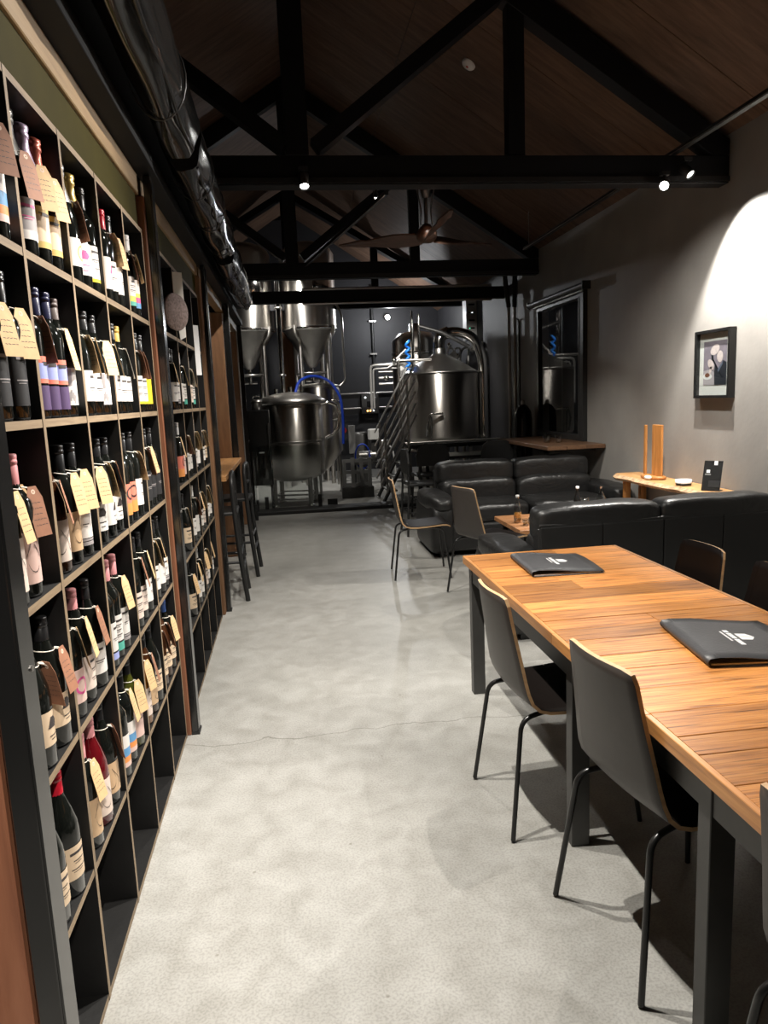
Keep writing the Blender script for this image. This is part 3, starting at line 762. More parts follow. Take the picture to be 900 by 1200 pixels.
# the printed face looks back along local -x
def cardface(y0, y1, z0, z1, m, nm):
    v = [(z*tl-.0008, yy, z) for yy, z in ((y1, z0), (y0, z0), (y0, z1), (y1, z1))]
    MB().add(v, [(0, 1, 2, 3)]).build(nm, m, cd)
cardface(.018, .042, .128, .15, 'white', 'emblem'); cardface(.01, .05, .112, .122, 'greyplastic', 'lettering'); cardface(-.03, -.006, .185, .214, 'white', 'sticker')
cardface(-.06, .02, .03, .075, 'leatherback', 'picture')
MB().prism([(.004, 0), (.075, 0), (.075, .003), (.004, .003)], -.065, .065, 'xz').build('foot', 'blackgloss', cd)

# ------------------------------------------------------------------ framed print
fp = thing('framed_print', 'black box-framed print of a pale-haired figure with a plate', 'picture', (3.2, 4.86, 1.368), 0)
FW, FH, FD, fb = .45, .502, .055, .022
fr = MB().box(-FD, -.001, 0, fb, 0, FH).box(-FD, -.001, FW-fb, FW, 0, FH).box(-FD, -.001, fb, FW-fb, 0, fb).box(-FD, -.001, fb, FW-fb, FH-fb, FH)
fr.build('frame', 'blackgloss', fp, bev=.0015)
MB().box(-.02, -.002, fb, FW-fb, fb, FH-fb).build('mount_board', 'paper', fp)
px0 = -.0215
def pp(pts, m, nm, dx=0.):
    # u from the far (left) edge 0..1, v from the bottom 0..1 inside the print
    A, B, Cc, Dd = FW-fb-.055, fb+.055, fb+.075, FH-fb-.06
    v = [(px0-dx, A+(B-A)*u, Cc+(Dd-Cc)*q) for u, q in pts]
    MB().add(v, [tuple(range(len(v)))]).build(nm, m, fp)
def ell(cx, cy, a, b, n=18, rot=0.): 
    return [(cx+a*math.cos(t)*math.cos(rot)-b*math.sin(t)*math.sin(rot), cy+a*math.cos(t)*math.sin(rot)+b*math.sin(t)*math.cos(rot)) for t in [2*math.pi*i/n for i in range(n)]]
pp([(0, 0), (1, 0), (1, 1), (0, 1)], 'mauve', 'print_ground')
pp([(0, 0), (.62, 0), (.58, .25), (.3, .36), (0, .33)], 'lilac', 'print_table', .0006)
pp(ell(.19, .2, .2, .075), 'white', 'print_plate', .0012)
pp(ell(.19, .23, .11, .05), 'brownprint', 'print_food', .0018)
pp([(.5, .0), (1, 0), (1, .5), (.86, .55), (.66, .36), (.46, .5), (.42, .74), (.34, .7), (.36, .56), (.52, .5), (.48, .3)], 'dark_print', 'print_jacket', .0012)
pp([(.62, .34), (.86, .54), (.84, .47), (.66, .28)], 'blueprint', 'print_lapel', .0018)
pp(ell(.5, .8, .2, .11, 18, .3), 'pinkwhite', 'print_hair', .0018)
pp(ell(.72, .64, .13, .13, 16), 'pinkwhite', 'print_face', .0018)
pp(ell(.34, .47, .16, .1, 16, -.6), 'pinkwhite', 'print_hand', .0024)
pp([(.25, .26), (.33, .26), (.4, .42), (.3, .42)], 'pinkwhite', 'print_cuff', .0024)
MB().box(-.048, -.045, fb, FW-fb, fb, FH-fb).build('glazing', 'pane', fp)

# ------------------------------------------------------------------ high table under the window, glasses
ht = thing('wall_bar_table', 'dark timber high table fixed below the black window', 'table', (2.58, 6.98, 0))
for i in range(3): MB().box(i*.205, i*.205+.204, 0, 1.75, .875, .915).build('plank', 'hightop', ht, bev=.003)
for y in (.2, 1.4):
    MB().box(.05, .09, y, y+.04, 0, .875).build('leg', 'steelblack', ht); MB().box(.05, .6, y, y+.03, .835, .874).build('bracket', 'steelblack', ht)
for i, (x, y) in enumerate(((2.78, 7.55), (2.86, 7.72), (2.90, 7.5))):
    tumbler((x, y, .916), .04, .085, None, ['empty stemless wine glass on the high table, left of the pair', 'empty stemless wine glass on the high table, rear one', 'empty stemless wine glass on the high table, nearest the window'][i], 'wine_glass', 'glass', 'glasses on the high table')

# ================================================================== lamps, track, fan
def spotlamp(label, loc, aim, lens='lamp', L=.11, r=.034):
    t = thing('spotlight', label, 'spotlight', loc, 0, 'black spotlights on the trusses')
    d = (Vector(aim)-Vector(loc)).normalized()
    MB().cyl((0, 0, .07), (0, 0, .0), .012, 8).box(-.03, .03, -.02, .02, .06, .085).build('mount', 'steelblack', t)
    a = d*-.06; b = d*(L-.06)
    MB().lathe([(.001, 0), (r*.8, .0), (r, .012), (r, L), (r-.004, L), (r-.006, L-.012)], 18, a, ax=d).build('housing', 'steelblack', t)
    MB().lathe([(.001, L-.012), (r-.006, L-.012)], 18, a, ax=d).build('lens', lens, t)
    return t
spotlamp('spotlight hanging at the middle of the near truss', (.20, 4.93, 2.875), (.25, 4.0, 1.2))
spotlamp('right-hand tilted spotlight of the pair on the near truss', (2.83, 4.93, 2.93), (3.2, 4.1, 2.0), 'lampdim')
spotlamp('glaring lower spotlight of the pair on the near truss', (2.67, 4.93, 2.84), (.6, 1.5, 1.2))
spotlamp('small spotlight at the end of the slanting light bar', (.83, 6.15, 3.09), (.6, 4.5, 1.5), 'lampdim', .07, .02)
tr = thing('ceiling_track', 'long thin black track running along the right roof slope', 'light track', (2.79, 3.0, 3.063))
MB().box(-.018, .018, 0, 5.25, 0, .03).build('rail', 'steelblack', tr); MB().box(-.02, -.0185, 0, 5.25, .002, .01).build('bright_edge', 'stainless', tr)
MB().cyl((0, 5.1, .03), (0, 5.1, .38), .004, 6).build('hanger', 'stainless_d', tr)
lbr = thing('light_bar', 'slanting thin light bar hanging left of the ceiling fan', 'light bar', (0, 0, 0))
MB().beam((.88, 5.9, 3.06), (.335, 8.88, 3.06), .03, .03).build('bar', 'steelblack', lbr)
MB().beam((.865, 5.9, 3.042), (.32, 8.88, 3.042), .006, .004).build('bright_edge', 'stainless', lbr)
MB().cyl((.82, 6.23, 3.07), (.82, 6.23, 3.25), .004, 6).build('hanger', 'steelblack', lbr)
sd = thing('smoke_alarm', 'small round white smoke alarm on the sloping ceiling', 'smoke alarm', (1.68, 6.33, 0))
sd.location.z = 5.157-.65*(1.68-.19); sd.rotation_euler = (math.pi, -math.atan(.65) if False else 0, 0)
sd.rotation_euler = Vector((-.65, 0, -1)).to_track_quat('Z', 'Y').to_euler()
MB().lathe([(.06, 0), (.06, .012), (.05, .026), (.001, .03)], 22).build('cover', 'white', sd); MB().lathe([(.012, .029), (.01, .034), (.001, .035)], 10).build('indicator', 'redplastic', sd)
fan = thing('ceiling_fan', 'three-bladed dark timber ceiling fan on a black rod', 'ceiling fan', (1.26, 6.25, 2.77), R(0))
MB().cyl((0, 0, .05), (0, 0, .48), .016, 10).build('rod', 'steelblack', fan)
MB().lathe([(.001, .34), (.03, .34), (.045, .40), (.08, .48), (.001, .48)], 16).build('canopy', 'steelblack', fan)
MB().lathe([(.001, -.02), (.05, -.015), (.085, .015), (.09, .06), (.06, .10), (.03, .13), (.001, .13)], 20).build('motor_hub', 'fanwood', fan)
MB().tube([(-.05, 0, .12), (-.04, 0, .24), (-.075, 0, .42)], .006, 6).tube([(.05, 0, .12), (.04, 0, .24), (.075, 0, .42)], .006, 6).build('cable_guard', 'stainless_d', fan)
o = MB().box(-2.6, 3.19, 6.19, 6.31, 3.25, 3.37).build('fan_beam', 'trussblack'); tag(o, 'black ceiling beam that carries the fan rod', 'beam')
bl = MB(); n = 14; V = []
for i in range(n+1):
    s = i/n; x = .05+.75*s; wdt = .075+.06*math.sin(min(1, s*1.5)*math.pi)*.9 if s < .66 else .13*(1-(s-.66)/.34*.75)
    tw = .35*(1-s)+.05
    for u in (-.5, 0, .5):
        for tq in (.006, -.006): V.append((x, u*wdt, .03*s+u*wdt*tw*2+tq+(.004 if u == 0 else 0)))
F = []
for i in range(n):
    a = i*6
    F += [(a, a+6, a+8, a+2), (a+2, a+8, a+10, a+4), (a+1, a+3, a+9, a+7), (a+3, a+5, a+11, a+9), (a, a+1, a+7, a+6), (a+4, a+10, a+11, a+5)]
F += [(0, 2, 3, 1), (2, 4, 5, 3), (n*6, n*6+1, n*6+3, n*6+2), (n*6+2, n*6+3, n*6+5, n*6+4)]
bme = bl.add(V, F, 0, False).mesh('blade', 'fanwood')
for a in (152, 32, -88): put(bme, 'blade', fan, (0, 0, .015), (0, 0, R(a)))

# ------------------------------------------------------------------ counter and bar stools on the left
co = thing('bar_counter', 'light timber counter shelf projecting between the steel posts', 'counter', (-.46, 5.22, .93))
for i in range(4): MB().box(-.14*(i+1)+.0006, -.14*i-.0006, 0, 1.78, 0, .038).build('board', 'counter', co, bev=.002)
for y in (.25, 1.5): MB().box(-.5, -.06, y, y+.04, -.05, -.001).box(-.5, -.46, y, y+.04, -.93, -.05).build('bracket', 'steelblack', co)
def stool(loc, rz, label):
    t = thing('bar_stool', label, 'stool', loc, rz, 'black metal bar stools at the counter')
    # back posts on +x rise into a looped back
    for s in (1, -1):
        p = fillet([(.0, .19*s, .0), (-.035, .185*s, .35), (-.055, .17*s, .66), (-.06, .165*s, .90), (-.062, .11*s, .955), (-.062, 0, .962)], .07, 5)
        MB().tube(p, .018, 10).build('leg', 'steelblack', t)
        MB().tube([(-.43, .19*s, 0), (-.39, .165*s, .35), (-.36, .15*s, .655)], .015, 10).build('leg', 'steelblack', t)
    MB().box(-.40, -.03, -.18, .18, .655, .685).build('seat', 'steelblack', t, bev=.012, seg=2)
    for z, e in ((.24, .0), (.36, .0)):
        f = .045*z/.66
        MB().tube([(-f, -.185, z), (-f, .185, z)], .011, 8).build('foot_rail', 'steelblack', t)
        MB().tube([(-.42+f*.6, -.178, z), (-.42+f*.6, .178, z)], .011, 8).build('foot_rail', 'steelblack', t)
    for s in (1, -1): MB().tube([(-.02, .185*s, .3), (-.40, .172*s, .3)], .011, 8).build('foot_rail', 'steelblack', t)
    MB().tube([(-.06, -.165, .80), (-.06, .165, .80)], .012, 8).build('back_rail', 'steelblack', t)
    return t
stool((-.385, 5.56, 0), R(2), 'black metal bar stool at the counter, nearer the camera')
stool((-.325, 6.32, 0), R(-2), 'black metal bar stool at the counter, farther from the camera')

# black dining set behind the far sofa
dt = thing('black_table', 'black high table behind the sofa, in front of the kettle', 'table', (1.6, 8.58, 0))
MB().box(0, 1.05, 0, .6, .70, .735).build('tabletop', 'steelblack', dt, bev=.004)
for x in (.04, .97):
    for y in (.04, .52): MB().box(x, x+.04, y, y+.04, 0, .70).build('leg', 'steelblack', dt)
def blackchair(loc, rz, label):
    t = thing('black_bar_chair', label, 'chair', loc, rz, 'black bar chairs in front of the kettle')
    poly = [(-.19, 0), (.19, 0), (.20, .12), (.17, .22), (.11, .26), (-.11, .26), (-.17, .22), (-.20, .12)]
    MB().prism([(a, b+.66) for a, b in poly], -.012, .012, 'yz').build('backrest', 'steelblack', t, bev=.004)
    MB().box(0, .38, -.19, .19, .53, .56).build('seat', 'steelblack', t, bev=.01)
    for s in (1, -1):
        MB().tube([(-.03, .19*s, 0), (0, .17*s, .53), (0, .16*s, .7)], .012, 8).build('leg', 'steelblack', t)
        MB().tube([(.42, .19*s, 0), (.37, .16*s, .53)], .012, 8).build('leg', 'steelblack', t)
    MB().tube([(.0, -.18, .25), (.4, -.18, .25), (.4, .18, .25), (0, .18, .25)], .009, 6, closed=True).build('foot_rail', 'steelblack', t)
    return t
blackchair((1.22, 7.62, 0), R(2), 'black bar chair with rounded back at the left end of the black table')
blackchair((1.66, 8.28, 0), R(92), 'black bar chair backing onto the sofa, left one of two')
blackchair((2.44, 8.28, 0), R(90), 'black bar chair backing onto the sofa, right one of two')
gc = thing('gas_cylinder', 'black gas cylinder standing against the grey wall by the window', 'gas cylinder', (3.05, 9.15, 0))
MB().lathe([(.001, 0), (.115, 0), (.118, .02), (.118, 1.12), (.105, 1.22), (.06, 1.29), (.03, 1.31), (.001, 1.31)], 22).build('body', 'blackgloss', gc)
MB().lathe([(.001, 1.3), (.028, 1.3), (.028, 1.34), (.02, 1.36), (.001, 1.37)], 12).build('valve', 'stainless', gc)

# ================================================================== brewery
struct(MB().box(-.6, 3.19, 9.5, 9.86, 0, .045).build('trim_9', 'steelblack', bev=.004))
bg = thing('glass_balustrade', 'frameless clear glass balustrade panel in front of the round tank', 'balustrade', (-.45, 9.78, .06))
MB().box(0, .86, 0, .012, 0, .83).build('pane', 'balglass', bg, bev=.002)
for x in (.08, .80): MB().box(x, x+.05, -.018, .03, -.02, .15).build('clamp', 'steelblack', bg, bev=.003)
bg2 = thing('glass_balustrade', 'short clear glass panel beside the last steel post', 'balustrade', (-.46, 9.1, .05), R(90))
MB().box(0, .62, 0, .012, 0, .83).build('pane', 'balglass', bg2, bev=.002)
for x in (.06, .5): MB().box(x, x+.05, -.018, .03, -.05, .15).build('clamp', 'steelblack', bg2, bev=.003)
co_ = tag(MB().box(-.002, .138, -.02, .0, 0, .1).build('black_bracket', 'steelblack', loc=(.49, 10.05, .0)), 'small black block on the brewery floor beside the balustrade', 'block')

def legs(t, r, z, n=4, rr=.03, ph=.6, mt='stainless_d', z0=0.):
    for i in range(n):
        a = ph+2*math.pi*i/n
        MB().cyl((r*math.cos(a), r*math.sin(a), z0), (r*math.cos(a), r*math.sin(a), z), rr, 10).lathe([(rr*1.5, z0), (rr*1.5, z0+.02), (rr, z0+.03)], 10, (r*math.cos(a), r*math.sin(a), 0)).build('leg', mt, t)
# round serving tank with domed lid
t = thing('bright_tank', 'round stainless tank with domed lid behind the glass balustrade', 'tank', (.06, 10.45, 0))
MB().lathe([(.001, .34), (.25, .36), (.40, .42), (.44, .46), (.44, 1.41), (.42, 1.43)], 40).build('vessel', 'stainless', t)
MB().lathe([(.42, 1.43), (.5, 1.45), (.51, 1.475), (.48, 1.50), (.38, 1.55), (.22, 1.59), (.08, 1.605), (.001, 1.61)], 40).build('lid', 'stainless_d', t)
MB().cyl((0, 0, 1.6), (0, 0, 1.68), .03, 12).cyl((-.2, .05, 1.58), (-.2, .05, 1.66), .025, 10).cyl((.16, -.1, 1.58), (.16, -.1, 1.70), .015, 10).build('fitting', 'chrome', t)
MB().tube([(.40, -.05, 1.42), (.52, -.06, 1.45), (.63, -.06, 1.40), (.68, -.05, 1.25), (.66, -.05, 1.08), (.58, -.04, .98), (.47, -.02, .94)], .028, 10).build('side_pipe', 'chrome', t)
MB().lathe([(.44, .9), (.445, .905), (.445, .925), (.44, .93)], 40).build('band', 'stainless_d', t)
legs(t, .36, .42, 4, .035)
for z in (.10, .16): MB().tube([(.34*math.cos(a), .34*math.sin(a), z) for a in [.6+math.pi/2*i for i in range(4)]], .012, 6, closed=True).build('brace', 'stainless_d', t)
# second, taller tank behind with conical bottom and the blue hose
t = thing('conical_tank', 'tall stainless tank with a cone bottom behind the round tank', 'tank', (.52, 11.5, 0))
MB().lathe([(.04, .36), (.12, .42), (.33, .68), (.33, 1.62), (.30, 1.68), (.2, 1.73), (.001, 1.75)], 36).build('vessel', 'stainless', t)
MB().lathe([(.30, 1.675), (.315, 1.69), (.31, 1.70), (.2, 1.735)], 30).build('lid_ring', 'stainless_d', t)
MB().lathe([(.09, 1.02), (.11, 1.02), (.115, 1.04), (.001, 1.05)], 24, (.18, -.33, 0), ax=(0, -1, 0)).build('manway', 'chrome', t) if False else MB().tube([(.20+.13*math.cos(a), -.27-.01*math.cos(a), 1.32+.15*math.sin(a)) for a in [2*math.pi*i/20 for i in range(20)]], .016, 8, closed=True).build('manway', 'chrome', t)
MB().cyl((.02, 0, .36), (.02, 0, .22), .04, 10).build('valve', 'chrome', t)
legs(t, .30, .72, 3, .022, .3)
o = MB().tube(fillet([(.14, 10.9, 1.60), (.2, 11.0, 1.78), (.42, 11.15, 1.86), (.66, 11.15, 1.78), (.82, 11.1, 1.55), (.85, 11.1, 1.2), (.83, 11.1, .8)], .2, 5), .022, 10).build('hose', 'bluehose'); tag(o, 'blue hose arching over the tall cone-bottomed tank', 'hose')
# black cabinet left
t = thing('keg_cooler', 'tall black cabinet on legs at the left edge of the brewery', 'cabinet', (-.385, 9.88, 0), R(0))
MB().box(-.15, .145, 0, .16, .36, 1.38).build('body', 'blackgloss', t, bev=.012, seg=2)
MB().box(-.02, .05, -.004, 0, .80, .815).build('badge', 'white', t)
MB().cyl((.12, -.02, .6), (.12, -.02, 1.2), .008, 8).build('handle', 'steelgrey', t)
for x in (-.13, .12):
    for y in (.03, .13): MB().cyl((x, y, 0), (x, y, .36), .018, 8).build('leg', 'steelblack', t)
o = thing('stockpot', 'dull steel pot on top of the black cabinet', 'pot', (-.40, 9.965, 1.382))
MB().lathe([(.001, 0), (.07, 0), (.07, .09), (.078, .10), (.078, .115), (.04, .14), (.001, .14)], 24).build('body', 'stainless_d', o)
MB().tube([(-.05, 0, .14), (-.04, 0, .18), (.04, 0, .18), (.05, 0, .14)], .008, 6).build('handle', 'chrome', o)
# fermenters
def ferm(loc, label):
    t = thing('fermenter', label, 'tank', loc, 0, 'tall cone-bottomed fermenters')
    MB().lathe([(.47, 2.70), (.47, 3.95), (.4, 4.07), (.2, 4.15), (.001, 4.17)], 44).build('vessel', 'stainless', t)
    MB().lathe([(.05, 2.05), (.09, 2.09), (.46, 2.68)], 44).build('cone', 'stainless_d', t)
    MB().lathe([(.46, 2.67), (.485, 2.685), (.485, 2.715), (.47, 2.73)], 44).build('band', 'chrome', t)
    for i in range(4):
        a = .95+math.pi/2*i; c_, s_ = math.cos(a), math.sin(a)
        MB().tube(fillet([(.47*c_, .47*s_, 2.75), (.46*c_, .46*s_, 2.62), (.33*c_, .33*s_, 2.5), (.33*c_, .33*s_, 0)], .05, 4), .04, 10).build('leg', 'stainless', t)
    for z in (1.2, 1.95): MB().tube([(.33*math.cos(a), .33*math.sin(a), z) for a in [.95+math.pi/2*i for i in range(4)]], .016, 6, closed=True).build('brace', 'stainless_d', t)
    MB().cyl((0, 0, 2.06), (0, 0, 1.8), .035, 10).cyl((-.12, 0, 1.82), (.12, 0, 1.82), .022, 8).build('valve', 'chrome', t)
    MB().lathe([(.16, 0), (.16, .03), (.13, .05), (.001, .06)], 22, (.2, -.42, 3.4), ax=(.4, -1, 0)).build('manway', 'chrome', t)
    return t
ferm((.49, 13.0, 0), 'tall stainless fermenter with cone bottom, right one')
ferm((-.60, 13.0, 0), 'tall stainless fermenter with cone bottom, left one half hidden by the partition')
o = MB().box(-.06, .2, 13.7, 13.95, 0, 3.6).build('timber_column', 'copper'); tag(o, 'brown timber column between the fermenters', 'column')
o = thing('steam_pipe', 'bright vertical steel pipe between the two fermenters', 'pipe', (-.04, 12.45, 0))
MB().cyl((0, 0, 0), (0, 0, 3.6), .04, 14).build('pipe', 'chrome', o)
for z in (1.9, 3.0): MB().lathe([(.04, z), (.06, z), (.06, z+.03), (.04, z+.03)], 14).build('collar', 'stainless_d', o)
o = thing('drain_pipe', 'thin bent steel pipe right of the fermenters', 'pipe', (.93, 12.6, 0))
MB().tube(fillet([(-.15, 0, 3.1), (0, 0, 3.1), (.09, 0, 2.9), (.10, 0, 1.78), (.0, 0, 1.70)], .06, 4), .02, 8).build('pipe', 'stainless_d', o)
MB().tube([(-.12, .02, 2.6), (-.10, .02, 0)], .018, 8).build('standpipe', 'stainless_d', o)

# kettle on its platform
KX, KY = 2.43, 11.35
t = thing('brew_kettle', 'big round stainless kettle with conical lid and chimney', 'kettle', (KX, KY, 0))
MB().lathe([(.001, .74), (.45, .75), (.58, .80), (.60, .84), (.60, 1.79), (.585, 1.80)], 48).build('vessel', 'stainless', t)
MB().lathe([(.585, 1.80), (.61, 1.805), (.61, 1.825), (.58, 1.835), (.32, 2.0), (.13, 2.09), (.1, 2.12), (.1, 2.2)], 44).build('lid', 'stainless_d', t)
MB().tube(fillet([(.0, 0, 2.1), (.0, 0, 2.42), (.30, -.02, 2.46), (.56, -.1, 2.34), (.66, -.15, 2.02), (.66, -.15, .78)], .16, 7), lambda s: .095 if s < .25 else .075, 18).build('chimney', 'chrome', t)
MB().tube([(-.34, -.15, 2.54), (.0, -.2, 2.43), (.42, -.25, 2.2)], .03, 10).build('lid_lever', 'steelblack', t)
MB().cyl((-.34, -.15, 2.0), (-.34, -.15, 2.72), .02, 8).cyl((-.40, .1, 2.0), (-.40, .1, 2.8), .02, 8).build('riser', 'chrome', t)
MB().tube([(.1+.12*math.cos(a), -.56, 1.0+.12*math.sin(a)) for a in [2*math.pi*i/22 for i in range(22)]], .012, 8, closed=True).build('manway', 'stainless_d', t) if False else None
MB().tube(fillet([(-.34, -.54, .86), (-.34, -.62, 1.05), (-.30, -.62, 1.20), (-.1, -.62, 1.20)], .04, 3), .018, 8).tube(fillet([(-.28, -.6, .84), (-.28, -.62, 1.16)], .02, 2), .014, 8).build('sight_pipe', 'chrome', t)
MB().tube(fillet([(-.72, -.35, .8), (-.72, -.35, 2.02), (-.2, -.35, 2.02)], .06, 4), .022, 8).build('feed_pipe', 'stainless_d', t)
for i, a in enumerate((-2.2, -1.6, -.9, .8, 2.3)): MB().cyl((.45*math.cos(a), .45*math.sin(a), .0), (.45*math.cos(a), .45*math.sin(a), .78), .035, 10).build('leg', 'stainless_d', t)
MB().cyl((-.1, -.3, .74), (-.1, -.3, .52), .04, 10).cyl((-.1, -.3, .55), (.35, -.3, .55), .025, 8).build('drain', 'chrome', t)
t = thing('brew_platform', 'steel platform edge rail below the kettle', 'platform', (1.75, 10.62, 0))
MB().box(0, 1.42, 0, .05, .70, .76).build('edge_beam', 'steelgrey', t); MB().box(0, 1.42, .05, .10, .72, .735).build('deck', 'steelgrey', t)
for x in (.02, .5, .95, 1.38): MB().box(x, x+.04, .0, .04, 0, .70).build('post', 'steelgrey', t)
MB().cyl((-.1, -.02, .79), (1.42, -.02, .79), .014, 8).build('toe_rail', 'stainless_d', t)
# second vessel and plant behind
t = thing('hot_tank', 'smaller stainless vessel behind the kettle', 'tank', (2.35, 13.0, 0))
MB().lathe([(.001, 1.2), (.42, 1.2), (.42, 2.45), (.3, 2.58), (.1, 2.62), (.1, 2.75), (.001, 2.75)], 36).build('vessel', 'stainless', t)
legs(t, .36, 1.2, 4, .035)
MB().lathe([(.42, 2.2), (.43, 2.21), (.43, 2.24), (.42, 2.25)], 36).build('band', 'chrome', t)
t = thing('heat_exchanger', 'cluster of polished pipes and valves left of the kettle lid', 'pipework', (1.98, 12.2, 0))
random.seed(5)
MB().box(-.05, .35, .0, .3, 1.8, 2.05).build('body', 'steelbright', t, bev=.01)
for x in (-.04, .31): MB().box(x, x+.03, .1, .14, 0, 1.8).build('leg', 'stainless_d', t)
for i in range(7):
    x = -.25+.11*i; z = 1.75+random.uniform(0, .35); MB().cyl((x, -.06, z), (x+random.uniform(-.1, .3), -.06, z+random.uniform(-.1, .2)), .02, 8).build('pipe', 'steelbright', t)
for i in range(6):
    x = -.3+.14*i; z = 1.72+random.uniform(0, .45); MB().lathe([(.0, 0), (.045, 0), (.045, .03), (.02, .05), (.0, .05)], 12, (x, -.1, z), ax=(0, -1, .2)).build('valve', 'chrome', t)
MB().tube(fillet([(-.55, 0, 1.25), (-.55, 0, 2.02), (.0, 0, 2.02)], .08, 4), .022, 8).tube(fillet([(-.5, .05, 1.3), (-.5, .05, 1.96), (.0, .05, 1.96)], .06, 4), .016, 8).build('riser_pipe', 'steelbright', t)
for z in (1.7, 1.8, 1.9): MB().cyl((-.42, -.02, z), (-.18, -.02, z), .02, 8).build('manifold', 'stainless_d', t)
o = MB().tube([(1.99+.035*math.cos(k*1.1)*(1 if k < 20 else .8), 11.72+.03*math.sin(k*1.1), 1.88+.021*k) for k in range(24)], .021, 8).build('hose', 'glowblue'); tag(o, 'bright blue coiled hose hanging beside the kettle lid', 'hose')
t = thing('switch_cabinet', 'tall pale switch cabinet with dark labels on the dark wall', 'cabinet', (3.02, 11.9, 2.35))
MB().box(0, .18, 0, .25, 0, .70).build('body', 'whiteplastic', t, bev=.006)
MB().box(.18, .5, .02, .3, .02, .74).build('side_panel', 'blackgloss', t)
for i in range(5): MB().box(.04, .14, -.004, 0, .06+.125*i, .085+.125*i).build('label_strip', 'blackgloss', t)
MB().box(.05, .06, -.006, -.004, .19, .2).build('pilot_light', 'ledg', t); MB().box(.09, .11, -.006, -.004, .44, .45).build('pilot_light', 'ledw', t)
t = thing('pump_bracket', 'steel bracket with motor under the switch cabinet', 'pump', (3.03, 11.5, 2.18))
MB().box(0, .16, 0, .2, .1, .115).box(.14, .16, 0, .2, -.12, .1).build('bracket', 'stainless', t); MB().cyl((.02, -.02, .02), (.02, .2, .02), .05, 14).build('motor', 'stainless_d', t)
t = thing('valve_manifold', 'tangle of bright pipes and a tilted panel right of the kettle lid', 'pipework', (2.62, 12.25, 0))
for x in (-.05, .1, .22, .36): MB().tube(fillet([(x, 0, .9), (x, 0, 1.95+.5*x), (x+.05, -.05, 2.25), (x+.14, -.05, 2.25), (x+.14, 0, 1.8)], .05, 4), .017, 8).build('pipe', 'steelbright', t)
MB().beam((-.05, -.12, 1.86), (.28, -.12, 2.16), .02, .15, (0, 0, 1)).build('tilted_panel', 'steelbright', t)
for x, z in ((-.02, 2.2), (.16, 2.3), (.3, 2.12)): MB().lathe([(0, 0), (.04, 0), (.04, .03), (.015, .05), (0, .05)], 12, (x, -.1, z), ax=(0, -1, .2)).build('valve', 'chrome', t)
# stair to the platform
t = thing('brew_stair', 'steep steel stair with handrails climbing to the kettle', 'stair', (1.28, 9.965, 0))
sx_ = lambda z: .52*z/1.0*.55
for y in (0, .62):
    MB().beam((0, y, .02), (.42, y, .80), .03, .12, (0, 1, 0)).build('stringer', 'steelgrey', t)
    for z in (.34, .5, .66, .82, 1.02): MB().cyl((-.02, y, z-.05), (.50, y, z+.88), .014, 8).build('handrail', 'steelbright', t)
    for q in (.12, .8): MB().cyl((.48*q, y, .85*q), (.48*q, y, .85*q+1.02), .016, 8).build('baluster', 'stainless_d', t)
for i in range(4): MB().box(.06+.1*i, .2+.1*i, .0, .62, .16+.18*i, .18+.18*i).build('tread', 'stainless_d', t)
# pumps, hoses, control box
t = thing('control_box', 'dark control box with pilot lights on the back wall', 'control box', (1.53, 14.93, 1.16))
MB().box(0, .36, -.05, .06, 0, .40).build('enclosure', 'steelgrey', t, bev=.006)
MB().box(.11, .25, -.054, -.05, .14, .25).build('screen', 'blackgloss', t)
for x, z, m in ((.08, .33, 'ledw'), (.27, .33, 'ledw'), (.12, .06, 'led'), (.18, .06, 'led'), (.24, .06, 'ledw')): MB().cyl((x, -.05, z), (x, -.062, z), .018, 10).build('pilot_light', m, t)
o = thing('conduit', 'black vertical conduit with steel clips on the back wall', 'conduit', (1.83, 14.95, 0))
MB().cyl((0, 0, 1.56), (0, 0, 3.7), .028, 10).build('pipe', 'steelblack', o)
for z in (2.35, 3.0): MB().box(-.07, .07, -.035, .03, z, z+.03).build('clip', 'stainless_d', o)
for z, lb_ in ((1.58, 'lower'), (1.28, 'lowest')):
    o = MB().cyl((.9, 14.95, z), (3.0, 14.95, z), .02, 8).build('conduit', 'stainless_d'); tag(o, lb_+' horizontal steel conduit on the brewery back wall', 'conduit')
o = MB().cyl((1.0, 14.9, 3.32), (3.1, 14.9, 3.32), .03, 8).build('conduit', 'steelgrey'); tag(o, 'high horizontal conduit above the brewery lamp', 'conduit')
t = thing('brewery_lamp', 'bare bright lamp glowing on the brewery back wall', 'lamp', (2.1, 14.6, 3.05))
MB().lathe([(.001, -.05), (.035, -.035), (.05, 0), (.035, .035), (.001, .05)], 14).build('bulb', 'lamp', t); MB().cyl((0, .02, .0), (0, .38, .05), .018, 8).build('bracket', 'steelblack', t)
t = thing('pump_trolley', 'pump trolley with motors and hoses on the brewery floor', 'pump', (1.27, 11.7, 0))
MB().box(-.25, .3, -.15, .2, .42, .46).build('deck', 'steelgrey', t)
for x in (-.22, .25): MB().cyl((x, 0, 0), (x, 0, .42), .02, 8).build('leg', 'steelblack', t)
MB().cyl((-.15, 0, .55), (.12, 0, .55), .08, 16).build('motor', 'stainless_d', t); MB().box(.02, .2, -.1, .1, .8, .98).build('hopper', 'whiteplastic', t, bev=.015); MB().box(.06, .14, -.05, .05, .46, .80).build('stem', 'steelgrey', t)
MB().tube([(-.1+.12*math.cos(k*.5), -.1, .55+.2*math.sin(k*.5)) for k in range(22)], .011, 6).build('hose', 'bluehose', t)
MB().tube(fillet([(.18, -.1, .75), (.38, -.15, .7), (.42, -.15, .4), (.42, -.15, .1)], .1, 4), .014, 6).build('white_hose', 'whiteplastic', t)
MB().box(-.30, -.20, -.05, .05, .60, 1.05).build('gauge_column', 'greyplastic', t)
